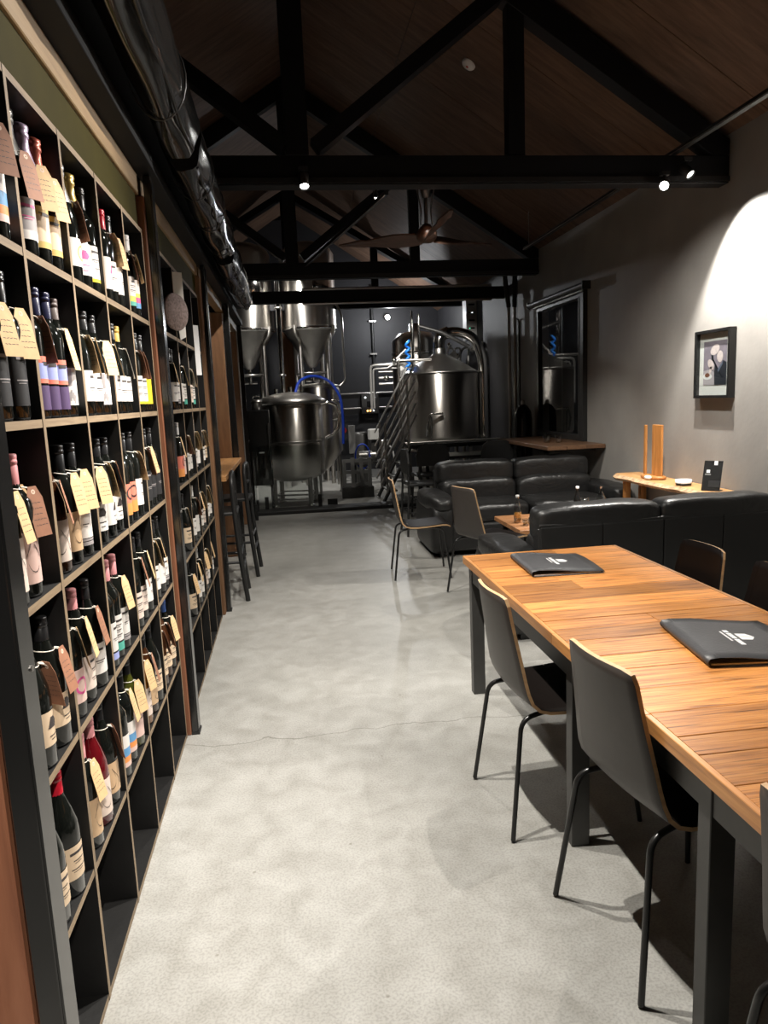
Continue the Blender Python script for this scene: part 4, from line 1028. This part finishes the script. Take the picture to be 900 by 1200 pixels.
MB().cyl((-.38, .0, .98), (-.38, -.03, .98), .05, 12).build('dial', 'redplastic', t)
t = thing('plastic_pallet', 'grey slatted plastic pallet standing on its edge', 'pallet', (.77, 10.75, .0))
for x in (0, .13, .26, .385): MB().box(x, x+.055, 0, .04, .16, .60 if x else .58).build('slat', 'greyplastic', t)
for z in (.17, .36, .53): MB().box(0, .44, .01, .05, z, z+.05).build('crosspiece', 'greyplastic', t)
MB().box(-.02, .46, -.06, .1, 0, .16).build('base', 'steelgrey', t)
for i, (x, y, h, rr, m, lb_) in enumerate(((1.66, 12.5, .75, .1, 'stainless_d', 'dull steel keg standing beside the stair'), (1.25, 12.5, .9, .14, 'steelgrey', 'dark drum at the foot of the back wall'), (2.1, 11.0, .42, .13, 'stainless_d', 'small steel keg under the platform, left one'), (2.75, 11.0, .4, .13, 'stainless_d', 'small steel keg under the platform, right one'))):
    o = thing('keg', lb_, 'keg', (x, y, 0), 0, 'kegs in the brewery')
    MB().lathe([(.001, 0), (rr*.9, 0), (rr*.9, .05), (rr, .07), (rr, h*.45), (rr*1.03, h*.47), (rr, h*.5), (rr, h-.08), (rr*.9, h-.05), (rr*.9, h), (rr*.8, h), (rr*.8, h-.04), (.001, h-.04)], 22).build('body', m, o)
    MB().cyl((0, 0, h-.04), (0, 0, h-.01), .03, 10).build('valve', 'chrome', o)
t = thing('wall_pipes', 'pair of vertical pipes at the corner of the grey wall', 'pipe', (3.09, 9.68, 0))
for x in (-.045, .035): MB().cyl((x, 0, 0), (x, 0, 2.6), .024, 10).build('pipe', 'stainless_d', t)
MB().tube([(-.045, 0, 2.6), (-.10, 0, 3.05)], .035, 10).build('flue', 'steelblack', t); MB().tube([(.035, 0, 2.6), (.045, 0, 3.1)], .035, 10).build('flue', 'steelblack', t)
MB().tube(fillet([(.035, .02, 2.45), (.1, .02, 2.45), (.1, .02, .9)], .05, 4), .012, 8).build('branch_pipe', 'steelblack', t)

# ================================================================== wine bottles
random.seed(21)
GL = {'black': mat('dark bottle glass', (.006, .007, .006), .07, coat=.3), 'green': mat('olive bottle glass', (.05, .055, .008), .07, coat=.3),
      'rose': mat('rose wine in glass', (.10, .004, .007), .07, coat=.4), 'amber': mat('amber wine in glass', (.22, .08, .012), .07, coat=.4), 'brown': mat('brown bottle glass', (.045, .016, .006), .08, coat=.3)}
CP = {'black': mat('black capsule', (.012, .012, .013), .3), 'pink': mat('dusty pink capsule', (.62, .26, .27), .42), 'navy': mat('navy capsule', (.018, .02, .055), .3),
      'brown': mat('taupe capsule', (.10, .075, .07), .4), 'yellow': mat('yellow capsule', (.68, .43, .09), .4), 'white': mat('white capsule', (.7, .68, .66), .4),
      'red': mat('red capsule', (.45, .01, .025), .3), 'blue': mat('blue capsule', (.03, .07, .22), .4), 'silver': mat('silver foil', (.62, .61, .6), .28, .9),
      'gold': mat('gold foil', (.75, .52, .16), .28, .8), 'lilac': mat('lilac foil', (.48, .38, .52), .32, .5), 'darkfoil': mat('dark foil', (.06, .058, .055), .3, .6),
      'copper': mat('copper red foil', (.42, .10, .065), .35, .5)}
LM = {k: mat(k+' label paper', c, .55) for k, c in dict(cream=(.72, .55, .38), white=(.78, .74, .70), pink=(.74, .52, .46), blush=(.76, .63, .55), coral=(.8, .22, .15), tan=(.62, .42, .25), yellow=(.85, .66, .02), teal=(.09, .42, .33), blue=(.12, .32, .58),
      orange=(.8, .3, .08), violet=(.09, .05, .14), grey=(.36, .33, .33), black=(.02, .02, .022), magenta=(.7, .1, .3), lime=(.6, .68, .1), ink=(.05, .04, .04), gold=(.6, .42, .12), periwinkle=(.35, .4, .75)).items()}
KR = {'kraft': mat('kraft tag card', (.70, .47, .24), .7, var=.08, scale=40), 'brown': mat('brown tag card', (.33, .15, .085), .7, var=.1, scale=40), 'white': mat('white tag card', (.75, .68, .58), .7)}
M['string'] = mat('white cotton string', (.72, .66, .58), .8); M['ring'] = mat('tag eyelet', (.75, .55, .42), .6)
PROF = {'bordeaux': [(.001, .004), (.033, 0), (.037, .007), (.037, .185), (.0345, .203), (.025, .219), (.0165, .233), (.0143, .25), (.0143, .30)],
        'burgundy': [(.001, .004), (.036, 0), (.0405, .007), (.0405, .15), (.038, .175), (.029, .207), (.0195, .234), (.0148, .25), (.0145, .297)],
        'champagne': [(.001, .004), (.039, 0), (.0435, .007), (.0435, .145), (.041, .175), (.032, .212), (.0225, .243), (.0175, .262), (.0165, .312)]}
BR = {'bordeaux': .037, 'burgundy': .0405, 'champagne': .0435}
cache = {}
def cached(key, fn):
    if key not in cache: cache[key] = fn()
    return cache[key]
def body_mesh(ty, gl): return cached(('b', ty, gl), lambda: MB().lathe(PROF[ty], 18).mesh('glass_body', GL[gl]))
def cap_mesh(ty, cp):
    def mk():
        h = PROF[ty][-1][1]; b = MB()
        if ty == 'champagne':
            b.lathe([(.0325, .214), (.0238, .243), (.0190, .262), (.0182, .285), (.0205, .288), (.0205, .296), (.0185, .299), (.021, .305), (.0205, .314), (.012, .319), (.001, .32)], 14)
        else:
            b.lathe([(.0157, h-.062), (.0157, h-.022), (.0150, h-.021), (.0150, h-.018), (.0162, h-.017), (.0162, h-.010), (.0152, h-.009), (.0162, h-.006), (.0162, h+.001), (.0145, h+.003), (.001, h+.003)], 14)
        return b.mesh('capsule', CP[cp])
    return cached(('c', ty, cp), mk)
def label_mesh(ty, kind):
    def mk():
        r = BR[ty]+.0006; b = MB()
        top = .125 if ty != 'bordeaux' else .135
        # bands from the bottom: (z0, z1, colour index)
        K = {'cream': (['cream', 'ink'], [(.045, top, 0)], 3), 'white': (['white', 'ink'], [(.04, top, 0)], 2), 'pink': (['pink', 'ink'], [(.035, top, 0)], 1), 'blush': (['blush', 'ink'], [(.035, top, 0)], 3),
             'motif': (['cream', 'ink'], [(.05, top, 0)], 9), 'script': (['blush', 'ink'], [(.03, top+.005, 0)], 8), 'pinkscript': (['pink', 'ink'], [(.03, top+.005, 0)], 8), 'whitemotif': (['white', 'ink'], [(.04, top, 0)], 9),
             'circle': (['white', 'gold'], [(.045, top-.005, 0)], 7), 'pinkcircle': (['pink', 'magenta'], [(.04, top, 0)], 7),
             'coral': (['coral', 'ink', 'orange', 'blush'], [(.03, .07, 2), (.07, top, 0)], 7), 'landscape': (['white', 'ink', 'blue', 'orange', 'pink'], [(.035, .05, 4), (.05, .068, 3), (.068, .095, 2), (.095, top, 0)], 0),
             'poster': (['coral', 'ink', 'violet', 'periwinkle'], [(.02, .075, 2), (.08, .09, 0), (.09, .125, 3), (.125, .14, 0)], 2), 'mountain': (['white', 'grey'], [(.03, top, 0)], 6),
             'teal': (['white', 'ink', 'teal'], [(.025, .05, 2), (.055, top, 0)], 4), 'bluebase': (['white', 'ink', 'periwinkle'], [(.025, .045, 2), (.05, top, 0)], 2), 'striped': (['white', 'ink', 'grey'], [(.03, .04, 2), (.042, .048, 2), (.05, top, 0)], 2),
             'yellow': (['yellow', 'ink'], [(.03, top, 0)], 0), 'whiteyellow': (['white', 'ink', 'yellow'], [(.03, .04, 2), (.04, top, 0)], 3), 'black': (['black', 'grey'], [(.03, top+.01, 0)], 2), 'tan': (['tan', 'ink'], [(.035, top, 0)], 8),
             'gold': (['cream', 'ink', 'gold'], [(.035, .05, 2), (.05, .11, 0), (.11, .13, 2)], 4), 'greyscript': (['grey', 'magenta', 'white'], [(.035, .055, 2), (.055, .125, 0)], 2), 'colour': (['white', 'magenta', 'lime', 'blue'], [(.03, .05, 3), (.05, .07, 1), (.07, .085, 2), (.085, top, 0)], 0),
             'limebase': (['white', 'ink', 'lime', 'teal'], [(.03, .045, 3), (.045, .065, 2), (.065, top, 0)], 3), 'redprint': (['white', 'magenta'], [(.035, top, 0)], 9)}
        mats, bands, deco = K[kind]
        A = R(72)
        for z0, z1, c in bands: b.lathe([(r, z0), (r, z1)], 14, mi=c, a0=-A, a1=A)
        z0, z1 = bands[-1][0], bands[-1][1]; r2 = r+.0005; rd = random.Random(kind)
        def arc(a0, a1, za, zb, m=1, n=4): b.lathe([(r2, za), (r2, zb)], n, mi=m, a0=a0, a1=a1)
        if deco in (2, 3, 4):
            for q in range(deco):
                z = z1-.014-(z1-z0-.02)*q/deco; a = rd.uniform(.25, .55); arc(-a, a, z-.0025-(.004 if q == 0 else 0), z)
                if q: arc(-a*.8, a*.5, z-.008, z-.0065)
        elif deco == 1: arc(-.3, .3, z1-.03, z1-.027)
        elif deco == 6:
            arc(-.9, -.1, z1-.045, z1-.002, 1, 6)
            for q in range(5): arc(-.9+.16*q, .5-.16*q, z0+.004+.007*q, z0+.0115+.007*q, 1, 3)
        elif deco == 7:
            c_ = (z0+z1)/2; n = 18
            for q in range(n):
                a = 2*math.pi*q/n; a2 = 2*math.pi*(q+1)/n; s = .022
                pts = []
                for aa, k in ((a, 1), (a2, 1), (a2, .72), (a, .72)):
                    t = .15+s*k*math.cos(aa)/r; pts.append((r2*math.cos(t), r2*math.sin(t), c_+s*k*math.sin(aa)))
                b.add(pts, [(0, 1, 2, 3), (3, 2, 1, 0)], 1)
        elif deco == 8:
            c_ = (z0+z1)/2; n = 40; w_ = .0011
            for q in range(n):
                def P(u):
                    t = -.75+1.5*u; return t+.25*math.sin(u*19), c_+.034*math.sin(u*14)*(1-.3*u)
                (ta, za), (tb, zb) = P(q/n), P((q+1)/n)
                b.add([(r2*math.cos(ta), r2*math.sin(ta), za-w_), (r2*math.cos(tb), r2*math.sin(tb), zb-w_), (r2*math.cos(tb), r2*math.sin(tb), zb+w_), (r2*math.cos(ta), r2*math.sin(ta), za+w_)], [(0, 1, 2, 3), (3, 2, 1, 0)], 1)
        elif deco == 9:
            c_ = (z0+z1)/2
            for q in range(6): arc(-.35+.04*q, .45-.09*abs(q-2), c_+.004*q, c_+.004*q+.004, 1, 3)
            arc(-.3, .35, c_-.018, c_-.0155); arc(-.2, .2, z0+.012, z0+.014)
        return b.mesh('paper_label', [LM[x] for x in mats])
    return cached(('l', ty, kind), mk)
def tag_mesh(kind):
    def mk():
        w2, h = .0215, .098
        pl_ = [(-w2, -h), (w2, -h), (w2, -.016), (w2*.5, .010), (-w2*.5, .010), (-w2, -.016)]
        b = MB().prism([(a, c) for a, c in pl_], -.0004, .0004, 'yz')
        rd = random.Random(4)
        for x in (.0006, -.0006):
            for q in range(5):
                a = -.017+rd.uniform(0, .005); z = -.026-.012*q
                while a < .012:
                    l = rd.uniform(.003, .009); dz = rd.uniform(-.001, .001)
                    v = [(x, a, z+dz), (x, a+l, z-dz), (x, a+l, z-dz+.0012), (x, a, z+dz+.0012)]
                    b.add(v, [(0, 1, 2, 3)] if x > 0 else [(3, 2, 1, 0)], 1); a += l+.0022
            n = 10; v = []
            for q in range(n):
                a = 2*math.pi*q/n; v += [(x, .0055*math.cos(a), .0055*math.sin(a)-.002), (x, .002*math.cos(a), .002*math.sin(a)-.002)]
            f = [(2*q, 2*((q+1) % n), 2*((q+1) % n)+1, 2*q+1) for q in range(n)]
            b.add(v, f if x > 0 else [tuple(reversed(z)) for z in f], 2)
        return b.mesh('tag', [KR[kind], LM['ink'], M['ring']])
    return cached(('t', kind), mk)
def string_mesh(ty):
    def mk():
        zt = .232 if ty == 'bordeaux' else .225
        rn = .0185 if ty == 'bordeaux' else .0235 if ty == 'burgundy' else .029
        b = MB().tube([(rn*math.cos(a), rn*math.sin(a), zt+.004*math.cos(a+2.6)) for a in [2*math.pi*i/14 for i in range(14)]], .0014, 5, closed=True)
        return b.mesh('string', 'string'), zt, rn
    return cached(('s', ty), mk)
def cord_mesh(dx, dz):
    key = ('k', round(dx, 3), round(dz, 3))
    def mk():
        # local x outwards from the neck to the tag hole
        return MB().tube([(0, -.004, 0), (dx*.5, -.003, dz*.28), (dx, 0, dz)], .0014, 5).tube([(0, .004, 0), (dx*.55, .004, dz*.2), (dx, 0, dz)], .0014, 5).mesh('string', 'string')
    return cached(key, mk)
ORD = ['first', 'second', 'third', 'fourth', 'fifth', 'sixth']
ROWN = ['bottom', 'fifth', 'fourth', 'third', 'second', 'top']
GN = {'black': 'dark', 'green': 'olive', 'rose': 'red rosé', 'amber': 'amber', 'brown': 'brown'}
LN = {'motif': 'cream motif', 'script': 'blush script', 'pinkscript': 'pink script', 'whitemotif': 'white motif', 'circle': 'white ringed', 'pinkcircle': 'pink ringed', 'bluebase': 'white-and-blue', 'teal': 'white-and-teal', 'whiteyellow': 'white-and-yellow', 'greyscript': 'grey', 'colour': 'multicoloured', 'limebase': 'white-and-lime', 'redprint': 'red-printed', 'coral': 'coral', 'poster': 'coral-and-violet', 'mountain': 'mountain'}
CN = {'darkfoil': 'dark-foil', 'silver': 'silver-foil', 'gold': 'gold-foil', 'lilac': 'lilac-foil', 'copper': 'copper-foil'}
def bottle(rackname, y0, cell, row, k, dy, d, ty, gl, cp, lab, tg=None, tw=None):
    d = d if d > .14 else BR[ty]-.001+random.uniform(0, .005)+(.045 if d > .085 else 0)
    z = ZS[row]+.0092; x = XP-d; y = y0+(cell+.5)*CW+dy
    label = '%s %s bottle, %s label, %s from left, %s cubby, %s row, %s rack' % (CN.get(cp, cp+'-capped'), GN[gl], LN.get(lab, lab), ORD[k], ORD[cell], ROWN[row], rackname)
    t = thing('wine_bottle', label, 'bottle', (x, y, z), R(random.uniform(-38, 6)), 'wine bottles in the %s rack' % rackname)
    put(body_mesh(ty, gl), 'glass_body', t); put(cap_mesh(ty, cp), 'capsule', t)
    if lab: put(label_mesh(ty, lab), 'paper_label', t)
    if tg:
        if tw is None: tw = random.choice([-1, 1, -1])*random.uniform(8, 42)
        sm, zt, rn = string_mesh(ty)
        ph = random.uniform(-14, 32)-math.degrees(t.rotation_euler.z)   # direction of the tag about the bottle, world angle about +x
        phr = R(ph); tr_ = {'bordeaux': .0285, 'burgundy': .033, 'champagne': .0385}[ty]+.011*abs(math.sin(R(tw)))
        zt2 = zt-.010
        g = put(tag_mesh(tg), 'tag', t, (tr_*math.cos(phr), tr_*math.sin(phr), zt2), (0, R(-11), phr+R(tw*.8)), label='%s swing tag with handwriting' % ({'kraft': 'pale kraft', 'brown': 'brown', 'white': 'white'}[tg]))
        s1 = put(sm, 'string', g); s2 = put(cord_mesh(tr_-rn, zt2-zt), 'string', g)
        mi_ = g.matrix_basis.inverted()
        s1.matrix_basis = mi_.copy()
        s2.matrix_basis = mi_ @ (Matrix.Translation((rn*math.cos(phr), rn*math.sin(phr), zt)) @ Matrix.Rotation(phr, 4, 'Z'))
B_, U_, C_ = 'bordeaux', 'burgundy', 'champagne'
NEAR = {  # (row, cell): bottles from left (near) to right
 (5, 0): [(-.06, .08, C_, 'black', 'darkfoil', 'white', 'brown', 30), (.03, .12, C_, 'black', 'white', 'landscape', None), (.115, .07, B_, 'black', 'black', 'landscape', 'brown', -62)],
 (5, 1): [(-.075, .07, C_, 'black', 'darkfoil', 'greyscript', 'brown', -20), (.020, .06, C_, 'black', 'lilac', 'gold', 'kraft', -40), (.115, .07, C_, 'black', 'copper', 'gold', 'kraft', -34), (-.03, .17, C_, 'black', 'darkfoil', 'white', None)],
 (5, 2): [(-.055, .06, C_, 'black', 'silver', 'circle', 'brown', 25), (.037, .07, C_, 'black', 'gold', 'redprint', None), (.123, .06, B_, 'black', 'black', 'whiteyellow', None)],
 (5, 3): [(-.075, .07, B_, 'black', 'white', 'redprint', None), (.008, .05, B_, 'black', 'red', 'white', 'kraft', 40), (.09, .06, B_, 'black', 'black', 'white', 'kraft', -35), (.06, .16, B_, 'black', 'red', 'cream', None)],
 (5, 4): [(-.06, .06, B_, 'black', 'white', 'limebase', 'brown', 30), (.02, .06, B_, 'black', 'white', 'colour', 'kraft', 35), (.11, .10, B_, 'black', 'black', 'colour', None)],
 (4, 0): [(-.10, .07, B_, 'black', 'black', 'black', 'brown', 20), (-.005, .07, B_, 'black', 'black', 'black', 'kraft', -58), (.085, .06, B_, 'black', 'black', 'black', 'kraft', -66)],
 (4, 1): [(-.12, .06, B_, 'black', 'navy', 'poster', 'brown', 35), (-.042, .08, B_, 'black', 'navy', 'poster', None), (.035, .08, B_, 'black', 'navy', 'poster', None), (.118, .055, U_, 'black', 'brown', 'mountain', 'kraft', 12)],
 (4, 2): [(-.10, .055, U_, 'black', 'black', 'white', 'kraft', 22), (.005, .055, U_, 'black', 'black', 'white', 'kraft', 8), (.105, .06, U_, 'black', 'black', 'mountain', 'kraft', -60)],
 (4, 3): [(-.11, .06, U_, 'black', 'black', 'white', 'kraft', 25), (-.02, .07, U_, 'black', 'black', 'white', None), (.07, .06, U_, 'black', 'yellow', 'white', 'white', 5), (.05, .17, U_, 'black', 'black', 'white', None)],
 (4, 4): [(-.10, .06, B_, 'black', 'black', 'whiteyellow', 'brown', 30), (-.005, .06, B_, 'black', 'black', 'whiteyellow', 'brown', 22), (.09, .06, B_, 'black', 'black', 'yellow', None)],
 (3, 0): [(-.02, .05, B_, 'black', 'pink', 'script', 'kraft', -45), (.062, .05, B_, 'black', 'pink', 'pinkscript', 'brown', -66), (.131, .10, B_, 'black', 'pink', 'pinkscript', 'kraft', -30)],
 (3, 1): [(-.10, .06, U_, 'brown', 'black', 'script', 'brown', 30), (.0, .055, B_, 'black', 'black', 'tan', 'kraft', -38), (.10, .06, B_, 'black', 'black', 'striped', 'kraft', -34), (.02, .17, B_, 'black', 'black', 'white', None)],
 (3, 2): [(-.10, .055, U_, 'black', 'black', 'whitemotif', 'kraft', -28), (.005, .055, U_, 'black', 'black', 'whitemotif', 'kraft', 12), (.105, .06, U_, 'black', 'black', 'whitemotif', 'brown', 25)],
 (3, 3): [(-.105, .06, B_, 'black', 'black', 'coral', None), (-.02, .06, B_, 'black', 'black', 'coral', None), (.075, .06, B_, 'black', 'black', 'white', 'kraft', 30), (.03, .17, B_, 'black', 'black', 'white', None)],
 (3, 4): [(-.10, .06, B_, 'black', 'black', 'black', 'brown', 30), (.0, .06, B_, 'black', 'black', 'black', 'kraft', -22), (.1, .07, B_, 'black', 'black', 'black', None)],
 (2, 0): [(.0, .055, U_, 'black', 'black', 'motif', 'brown', 35), (.105, .055, U_, 'black', 'black', 'motif', 'brown', -30), (.03, .165, U_, 'black', 'black', 'white', None)],
 (2, 1): [(-.11, .055, U_, 'black', 'black', 'pinkcircle', 'kraft', 25), (-.01, .06, U_, 'black', 'pink', 'blush', 'kraft', 15), (.09, .06, U_, 'black', 'black', 'white', 'brown', 15), (.05, .165, U_, 'black', 'black', 'white', None)],
 (2, 2): [(-.115, .06, B_, 'black', 'black', 'bluebase', None), (-.03, .055, B_, 'black', 'pink', 'teal', None), (.055, .06, B_, 'black', 'pink', 'striped', 'kraft', -30), (.13, .10, B_, 'black', 'black', 'striped', None)],
 (2, 3): [(-.11, .055, U_, 'black', 'black', 'blush', None), (-.01, .055, U_, 'black', 'black', 'blush', 'brown', 25), (.09, .06, U_, 'black', 'black', 'white', 'kraft', -18)],
 (2, 4): [(-.10, .07, B_, 'black', 'white', 'white', 'kraft', 25), (.0, .06, U_, 'black', 'black', 'white', 'kraft', 20), (.10, .06, U_, 'black', 'black', 'striped', None)],
 (1, 0): [(-.02, .055, U_, 'black', 'red', 'cream', None), (.08, .06, U_, 'black', 'red', 'cream', None)],
 (1, 1): [(-.10, .055, B_, 'black', 'pink', 'tan', 'kraft', -15), (.005, .06, U_, 'rose', 'pink', 'script', None), (.11, .07, U_, 'black', 'black', 'tan', 'brown', 25)],
 (1, 2): [(-.11, .055, B_, 'black', 'blue', 'landscape', None), (-.01, .055, B_, 'black', 'black', 'landscape', 'kraft', -25), (.095, .06, U_, 'green', 'black', 'pink', 'kraft', -20)],
 (1, 3): [(-.105, .055, B_, 'amber', 'white', 'blush', 'kraft', -30), (-.005, .055, U_, 'brown', 'black', 'tan', 'brown', 18), (.10, .06, U_, 'black', 'black', 'cream', None)],
 (1, 4): [(-.11, .055, U_, 'brown', 'black', 'cream', 'brown', 25), (-.01, .055, U_, 'brown', 'black', 'cream', 'brown', 20), (.09, .06, U_, 'black', 'blue', 'cream', 'kraft', -25)],
}
FAR = {
 (4, 0): [(.05, .06, B_, 'black', 'black', 'white', 'kraft', 20), (.13, .06, B_, 'black', 'black', 'striped', None)],
 (4, 1): [(-.08, .06, B_, 'black', 'black', 'white', None), (.03, .06, B_, 'black', 'white', 'teal', 'kraft', 20)],
 (4, 2): [(-.07, .06, B_, 'black', 'black', 'blush', 'white', 20), (.05, .06, B_, 'black', 'white', 'teal', 'kraft', 10)],
 (3, 0): [(.06, .06, B_, 'black', 'black', 'coral', 'kraft', -30), (.13, .08, B_, 'black', 'white', 'pink', None)],
 (3, 1): [(-.08, .06, B_, 'black', 'white', 'white', 'brown', 20), (.03, .06, U_, 'black', 'black', 'white', 'kraft', 20)],
 (3, 2): [(-.08, .06, B_, 'black', 'black', 'striped', 'kraft', 25), (.04, .06, B_, 'black', 'white', 'white', 'kraft', 15)],
 (3, 3): [(-.08, .06, U_, 'black', 'black', 'white', 'kraft', 20), (.05, .06, U_, 'black', 'black', 'cream', 'kraft', 20)],
 (2, 0): [(.09, .06, U_, 'black', 'black', 'cream', 'kraft', -20)],
 (2, 1): [(-.03, .06, B_, 'black', 'black', 'white', None), (.09, .06, B_, 'black', 'white', 'white', 'brown', 20)],
 (2, 2): [(-.07, .06, B_, 'black', 'black', 'white', 'kraft', -20), (.06, .06, U_, 'black', 'black', 'blush', 'kraft', 10)],
 (2, 3): [(-.08, .06, U_, 'black', 'black', 'white', 'kraft', 15), (.05, .06, U_, 'black', 'black', 'white', 'kraft', 20)],
 (1, 0): [(.10, .06, U_, 'black', 'black', 'cream', 'kraft', -25)],
 (1, 1): [(-.02, .06, B_, 'black', 'black', 'white', 'kraft', -10), (.09, .06, B_, 'black', 'white', 'white', 'kraft', 20)],
 (1, 2): [(-.07, .06, B_, 'black', 'black', 'blush', 'kraft', -20), (.06, .06, U_, 'black', 'white', 'white', 'kraft', 15)],
 (1, 3): [(-.06, .06, U_, 'black', 'black', 'white', 'kraft', 15)],
}
for nm, y0, D in (('near', 1.335, NEAR), ('far', 3.54, FAR)):
    for (row, cell), L in D.items():
        order = sorted(range(len(L)), key=lambda i: L[i][0])
        for i, e in enumerate(L):
            sh = .016 if nm == 'near' and row < 5 and (row, cell) not in ((3, 0), (4, 1), (2, 2)) else 0
            bottle(nm, y0, cell, row, order.index(i), e[0]+sh, *e[1:])
# pale strips and a pinkish disc at the front of the far rack
o = MB().prism([(-.028, 0), (.028, 0), (.03, -.16), (.024, -.33), (-.01, -.345), (-.03, -.17)], -.002, .002, 'yz').build('pale_strip', M['paper'], loc=(XP+.012, 4.0, 2.165), rot=(0, 0, R(-50))); tag(o, 'long pale strip in the top row of the far rack', 'paper strip')
o = MB().prism([(-.022, 0), (.022, 0), (.024, -.30), (-.02, -.30)], -.002, .002, 'yz').build('pale_strip', 'white', loc=(XP+.012, 4.63, 1.96), rot=(0, 0, R(-40))); tag(o, 'white strip across the second shelf of the far rack', 'paper strip')
o = MB().lathe([(.001, .0), (.085, .0), (.09, .012), (.085, .02), (.001, .022)], 26, ax=(.85, -.5, 0)).build('pinkish_disc', mat('mottled pinkish disc', (.33, .25, .23), .8, var=.4, scale=90), loc=(XP+.02, 3.72, 1.93)); tag(o, 'round mottled pinkish disc beside the middle steel post', 'disc')
